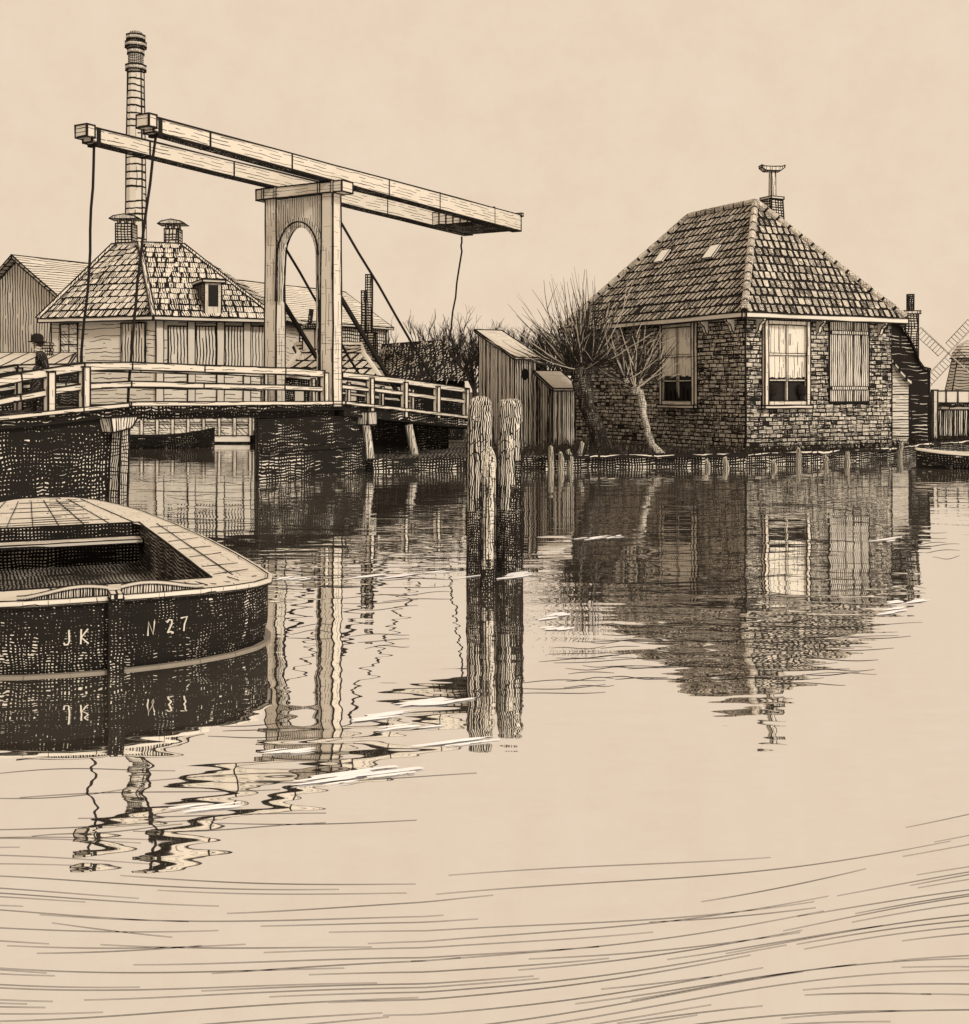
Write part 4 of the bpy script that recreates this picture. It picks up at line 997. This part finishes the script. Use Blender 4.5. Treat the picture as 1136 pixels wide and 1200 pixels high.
stakes = [(607, 549, 15, 'stake below the tall privy'), (646, 551, 34, 'pale stake in the water before the lower shed'), (657, 550, 24, 'short stake right of the pale one before the lower shed'), (681, 548, 36, 'stake close left of the big willow foot'),
          (668, 549, 26, 'thin stake between the lower shed and the big willow'), (794, 541, 16, 'stub of a stake below the side window'), (811, 541, 18, 'second stub below the side window'), (845, 540, 20, 'stake near the brick corner on the bank'), (852, 549, 15, 'stake in the water left of the brick corner'),
          (830, 549, 12, 'low stake in the water under the side wall'), (908, 549, 11, 'stake below the white front window'), (936, 545, 24, 'upright stake between front window and shutter'), (968, 545, 14, 'stake below the boarded shutter'), (994, 543, 16, 'stake right below the shutter edge'),
          (1055, 537, 20, 'stake in front of the pale lean-to'), (1072, 533, 22, 'dark stake before the boarded barn')]
for px, py, h, lab in stakes:
    p = W(px, py, 0.0); hh = .8 * h * p.y / FOC; m = MB(); r = .075 if h > 14 else .06
    m.tube([V(0, 0, -.6), V(0, 0, 0), V(random.uniform(-.04, .04), 0, hh * .6), V(random.uniform(-.06, .06), 0, hh), V(0, 0, hh + .04)], [r, r, r * .95, r * .8, r * .3], 'stake_wood' if px < 1060 else 'bark', 7)
    o = m.build('bank_stake'); o.location = (p.x, p.y, 0); tag(o, lab, 'stake', 'stakes along the cottage bank')
m = MB()                                                             # plank edging of the bank
for a, b in zip(bank[2:], bank[3:]):
    m.beam(a + V(0, -.06, .30), b + V(0, -.06, .30), .08, .10, 'boards_dark', .014)
tag(m.build('plank_revetment'), 'low weathered plank edging along the foot of the cottage bank', 'bank edging')
m = MB()                                                             # rough grass on the bank
for k in range(1500):
    i = random.randrange(1, len(bank) - 1); p = bank[i].lerp(bank[i + 1], random.random()); p = p + V(0, random.uniform(.05, 1.1) if i > 3 else random.uniform(.05, 3), 0); p.z = GZ
    h = random.uniform(.08, .26) * (1.6 if i < 4 else 1); e = p + V(random.uniform(-.12, .12), random.uniform(-.05, .05), h)
    m.tube([p, p.lerp(e, .6) + Z * .02, e], [.014, .010, .003], 'reed', 3, caps=False)
tag(m.build('bank_grass'), 'dark rough grass along the cottage bank', 'grass', kind='stuff')

# low shed roof and board stack behind the left railing
def left_hut():
    d = 27.0; o = P(40, 0, d); o.z = 1.15; ri = rad(27, 2.0); a = lambda px, py, dd=d: P(px, py, dd) - o
    root = thing('low_hut', 'low hut with a pale slanting plank roof behind the left bridge railing', 'hut', o)
    l, r = a(-60, 0).x, a(77, 0).x; zf, zb = a(0, 434).z, a(0, 417, 28.5).z
    m = MB(); m.hexa([V(l, 0, zf), V(r, 0, zf), V(r - .3, 1.5, zb), V(l, 1.5, zb)], [V(l, 0, zf + .08), V(r, 0, zf + .08), V(r - .3, 1.5, zb + .08), V(l, 1.5, zb + .08)], 'deck', ri)
    for k in range(7): x = l + (r - l) * k / 7; m.line(V(x, 0, zf + .085), V(x + .12, 1.5, zb + .085), rad(27, 1.5))
    m.build('roof', root)
    m = MB(); m.box(l + .1, r - .2, .1, 1.4, 0, zf - .02, 'tar_cross', ri * .7); m.build('wall', root)
    t = thing('board_stack', 'small stack of boards on the low hut roof behind the walker', 'stack', (o.x + a(30, 0).x, d + 1.25, o.z + zb - .03))
    for k in range(5): m = MB(); m.box(-.17 + random.uniform(-.03, .03), .15 + random.uniform(-.03, .03), -.1, .1, k * .07, k * .07 + .06, 'weathered', .012); m.build('board', t)
left_hut()

# ------------------------------------------------------------------ the walker on the bridge
def person():
    p = b2w(pb(50, 480, .75).x, .75); zd = pb(50, 494, 0).z - .02
    p.z = zd; top = EYE + (HZ - 396) / FOC * p.y - zd; s = top / 1.72
    root = thing('person', 'person in a dark coat and round hat walking along the left end of the bridge', 'person', p, R(200))
    # figure built facing +x, later turned along the bridge
    J = {'pelvis': (0, 0, .93, .125), 'waist': (.0, 0, 1.06, .155), 'chest': (.02, 0, 1.26, .175), 'shoul': (.045, 0, 1.39, .13), 'neck': (.075, 0, 1.47, .052), 'chin': (.10, 0, 1.535, .062), 'head': (.105, 0, 1.60, .088), 'crown': (.10, 0, 1.67, .075)}
    E_ = [('pelvis', 'waist'), ('waist', 'chest'), ('chest', 'shoul'), ('shoul', 'neck'), ('neck', 'chin'), ('chin', 'head'), ('head', 'crown')]
    for sg, n in ((1, 'l'), (-1, 'r')):
        st = .16 * sg
        J.update({n + 'hip': (0, .09 * sg, .88, .10), n + 'knee': (.05 + st * .6, .09 * sg, .48, .066), n + 'ank': (-.02 + st * 1.3, .09 * sg, .08, .045), n + 'toe': (.14 + st * 1.3, .10 * sg, .035, .034),
                  n + 'sh': (.03, .17 * sg, 1.36, .088), n + 'elb': (-.02 - st * .5, .235 * sg, 1.09, .066), n + 'wri': (.17 - st * .4, .20 * sg, .93, .040), n + 'palm': (.235 - st * .4, .19 * sg, .90, .034)})
        E_ += [('pelvis', n + 'hip'), (n + 'hip', n + 'knee'), (n + 'knee', n + 'ank'), (n + 'ank', n + 'toe'), ('shoul', n + 'sh'), (n + 'sh', n + 'elb'), (n + 'elb', n + 'wri'), (n + 'wri', n + 'palm')]
        bx, by, bz = J[n + 'palm'][:3]
        for k in range(4):
            y = by + sg * (.024 - .016 * k); J[f'{n}f{k}a'] = (bx + .045, y, bz - .015, .010); J[f'{n}f{k}b'] = (bx + .065 + .006 * (k in (1, 2)), y, bz - .05, .008)
            E_ += [(n + 'palm', f'{n}f{k}a'), (f'{n}f{k}a', f'{n}f{k}b')]
        J[n + 'ta'] = (bx + .015, by - sg * .035, bz + .0, .010); J[n + 'tb'] = (bx + .045, by - sg * .042, bz - .02, .008); E_ += [(n + 'palm', n + 'ta'), (n + 'ta', n + 'tb')]
    J['nose'] = (.20, 0, 1.595, .014); J['brow'] = (.165, 0, 1.625, .03); E_ += [('head', 'brow'), ('brow', 'nose')]
    for sg, n in ((1, 'l'), (-1, 'r')): J[n + 'ear'] = (.09, .095 * sg, 1.595, .018); E_.append(('head', n + 'ear'))
    names = list(J); me = bpy.data.meshes.new('person_body'); me.from_pydata([J[k][:3] for k in names], [(names.index(a), names.index(b)) for a, b in E_], [])
    tmp = bpy.data.objects.new('person_body', me); C.objects.link(tmp)
    md = tmp.modifiers.new('skin', 'SKIN'); md.branch_smoothing = .4
    for i, k in enumerate(names): sv = me.skin_vertices[0].data[i]; sv.radius = (J[k][3], J[k][3]); sv.use_root = (k == 'pelvis')
    tmp.modifiers.new('sub', 'SUBSURF').render_levels = 2; tmp.modifiers['sub'].levels = 2
    dg = bpy.context.evaluated_depsgraph_get(); ev = bpy.data.meshes.new_from_object(tmp.evaluated_get(dg)); bpy.data.objects.remove(tmp)
    for mt in ('cloth', 'skin', 'ink'): ev.materials.append(MATS[mt])
    for pl in ev.polygons:
        c = pl.center; k = 0
        if c.z > 1.50: k = 1
        hand = abs(c.y) > .13 and .8 < c.z < .95 and c.x > .12
        if hand: k = 1
        if c.z < .1: k = 2
        pl.material_index = k; pl.use_smooth = True
    if not ev.uv_layers: uv_map(ev)
    body = bpy.data.objects.new('body', ev); C.objects.link(body); body.parent = root; body.scale = (s, s, s)
    def part(m, name): o = m.build(name, root, True); o.scale = (s, s, s); return o
    m = MB()                                                         # coat skirt and collar
    for nm, prof in (('coat', [(.25, .55), (.24, .72), (.215, .92), (.20, 1.05), (.14, 1.14)]),):
        vs = []; n = 14
        for i, (r, z) in enumerate(prof):
            cx = .02 if z < 1.1 else .035
            for k in range(n): t = 2 * math.pi * k / n; vs.append(V(cx + math.cos(t) * r * .95, math.sin(t) * r * 1.15, z))
        N = len(prof); m.add(vs, [[i * n + k, i * n + (k + 1) % n, (i + 1) * n + (k + 1) % n, (i + 1) * n + k] for i in range(N - 1) for k in range(n)], 'cloth')
    part(m, 'coat')
    m = MB(); n = 14; q = [V(.06 + math.cos(2 * math.pi * k / n) * .085, math.sin(2 * math.pi * k / n) * .085, 1.455 + .02 * math.cos(2 * math.pi * k / n)) for k in range(n + 1)]; m.tube(q, .022, 'pale', 6, caps=False); part(m, 'collar')
    m = MB(); m.lathe(.105, 0, [(.185, 1.635), (.18, 1.650), (.12, 1.66), (.128, 1.72), (.11, 1.775), (.06, 1.81), (.02, 1.815)], 'ink', 14); part(m, 'hat')
    m = MB(); m.lathe(.075, 0, [(.04, 1.53), (.092, 1.56), (.10, 1.61), (.10, 1.65)], 'twig', 12); part(m, 'hair')
    for sg in (1, -1): m = MB(); m.lathe(.172, .034 * sg, [(.003, 1.592), (.010, 1.600), (.003, 1.608)], 'ink', 7); part(m, 'eye')
    m = MB(); m.tube([V(.172, -.026, 1.553), V(.18, 0, 1.552), V(.172, .026, 1.553)], .006, 'bark', 5); part(m, 'mouth')
person()

# ------------------------------------------------------------------ ripples and flecks on the water
m = MB()
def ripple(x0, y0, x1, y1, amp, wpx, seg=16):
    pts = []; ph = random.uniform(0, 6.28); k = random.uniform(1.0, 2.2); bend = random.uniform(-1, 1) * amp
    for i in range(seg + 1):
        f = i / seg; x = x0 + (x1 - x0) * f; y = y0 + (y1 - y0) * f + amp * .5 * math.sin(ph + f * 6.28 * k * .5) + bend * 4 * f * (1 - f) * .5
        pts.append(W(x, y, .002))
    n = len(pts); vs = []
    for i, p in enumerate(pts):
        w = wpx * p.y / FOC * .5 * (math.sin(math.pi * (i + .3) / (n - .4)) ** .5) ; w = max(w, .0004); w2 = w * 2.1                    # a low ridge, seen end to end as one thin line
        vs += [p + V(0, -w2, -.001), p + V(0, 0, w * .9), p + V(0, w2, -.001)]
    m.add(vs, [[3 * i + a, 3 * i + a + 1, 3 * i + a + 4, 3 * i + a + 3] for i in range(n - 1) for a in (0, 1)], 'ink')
warp = lambda x, y: 15 * math.sin(x / 260 + y / 90) + 6 * math.sin(x / 120 + 1.3 + y / 60) - (.085 if x > 500 else .03) * (x - 500)
y = 985.0
while y < 1330:                                                      # wind ripples: long broken lines that follow one another without crossing
    x = random.uniform(-500, -250)
    while x < 1450:
        L = random.uniform(140, 620); n = max(6, int(L / 22)); lim = 1010 + 60 * math.sin((x + L / 2) / 330 - .9)
        if y > lim or random.random() < .12:
            dr = random.uniform(-6, 6); wp = random.uniform(.17, .36); k0 = len(m.v); pts = [W(x + L * i / n, max(880, y + dr * i / n * 2 + warp(x + L * i / n, y)), .002) for i in range(n + 1)]
            vs = []
            for i, p in enumerate(pts):
                w = max(.00005, wp * p.y / FOC * .5 * math.sin(math.pi * (i + .02) / (n + .04)) ** .8); vs += [p + V(0, -w * 2.1, -.001), p + V(0, 0, w * .9), p + V(0, w * 2.1, -.001)]
            m.add(vs, [[3 * i + q, 3 * i + q + 1, 3 * i + q + 4, 3 * i + q + 3] for i in range(n) for q in (0, 1)], 'ink')
        x += L + random.uniform(10, 330)
    y += random.uniform(5, 10)
for i in range(10):
    x = random.uniform(-50, 260); yy = random.uniform(905, 985); ripple(x, yy, x + random.uniform(120, 330), yy - random.uniform(2, 16), 4, .35)
for i in range(330):                                                 # dark strokes that paint in deeper reflections of the cottage and bridge
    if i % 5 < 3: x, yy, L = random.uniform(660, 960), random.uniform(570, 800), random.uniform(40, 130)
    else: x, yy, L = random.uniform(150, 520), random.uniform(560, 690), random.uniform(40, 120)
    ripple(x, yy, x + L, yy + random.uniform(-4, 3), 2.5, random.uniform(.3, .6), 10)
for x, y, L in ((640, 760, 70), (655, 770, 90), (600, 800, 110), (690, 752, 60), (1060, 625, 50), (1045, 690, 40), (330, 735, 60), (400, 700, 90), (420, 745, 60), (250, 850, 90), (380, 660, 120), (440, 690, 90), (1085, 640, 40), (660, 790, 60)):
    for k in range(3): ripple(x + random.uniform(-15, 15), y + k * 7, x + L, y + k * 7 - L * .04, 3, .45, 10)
tag(m.build('ripples'), 'fine dark ripple lines on the near water, and strokes painted to darken the reflections', 'ripples', kind='stuff')
m = MB()  # white patches that paint in highlights on the water
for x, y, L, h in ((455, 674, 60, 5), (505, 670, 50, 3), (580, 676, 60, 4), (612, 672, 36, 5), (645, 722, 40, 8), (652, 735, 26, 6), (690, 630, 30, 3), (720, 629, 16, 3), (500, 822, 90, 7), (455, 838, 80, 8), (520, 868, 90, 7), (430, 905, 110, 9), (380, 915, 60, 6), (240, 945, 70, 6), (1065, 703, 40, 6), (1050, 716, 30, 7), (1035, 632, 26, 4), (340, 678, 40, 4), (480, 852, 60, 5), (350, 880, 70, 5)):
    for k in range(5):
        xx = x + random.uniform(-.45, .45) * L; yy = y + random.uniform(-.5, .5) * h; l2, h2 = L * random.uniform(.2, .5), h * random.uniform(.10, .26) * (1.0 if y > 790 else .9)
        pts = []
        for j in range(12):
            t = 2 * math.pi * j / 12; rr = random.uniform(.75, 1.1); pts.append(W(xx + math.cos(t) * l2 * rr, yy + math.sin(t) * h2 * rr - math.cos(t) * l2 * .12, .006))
        c = sum(pts, V(0, 0, 0)) / 12; m.add(pts + [c + Z * .004] , [[j, (j + 1) % 12, 12] for j in range(12)], 'glint')
tag(m.build('glint_flecks'), 'small white patches painted as glints of light on the water', 'glint', kind='stuff')
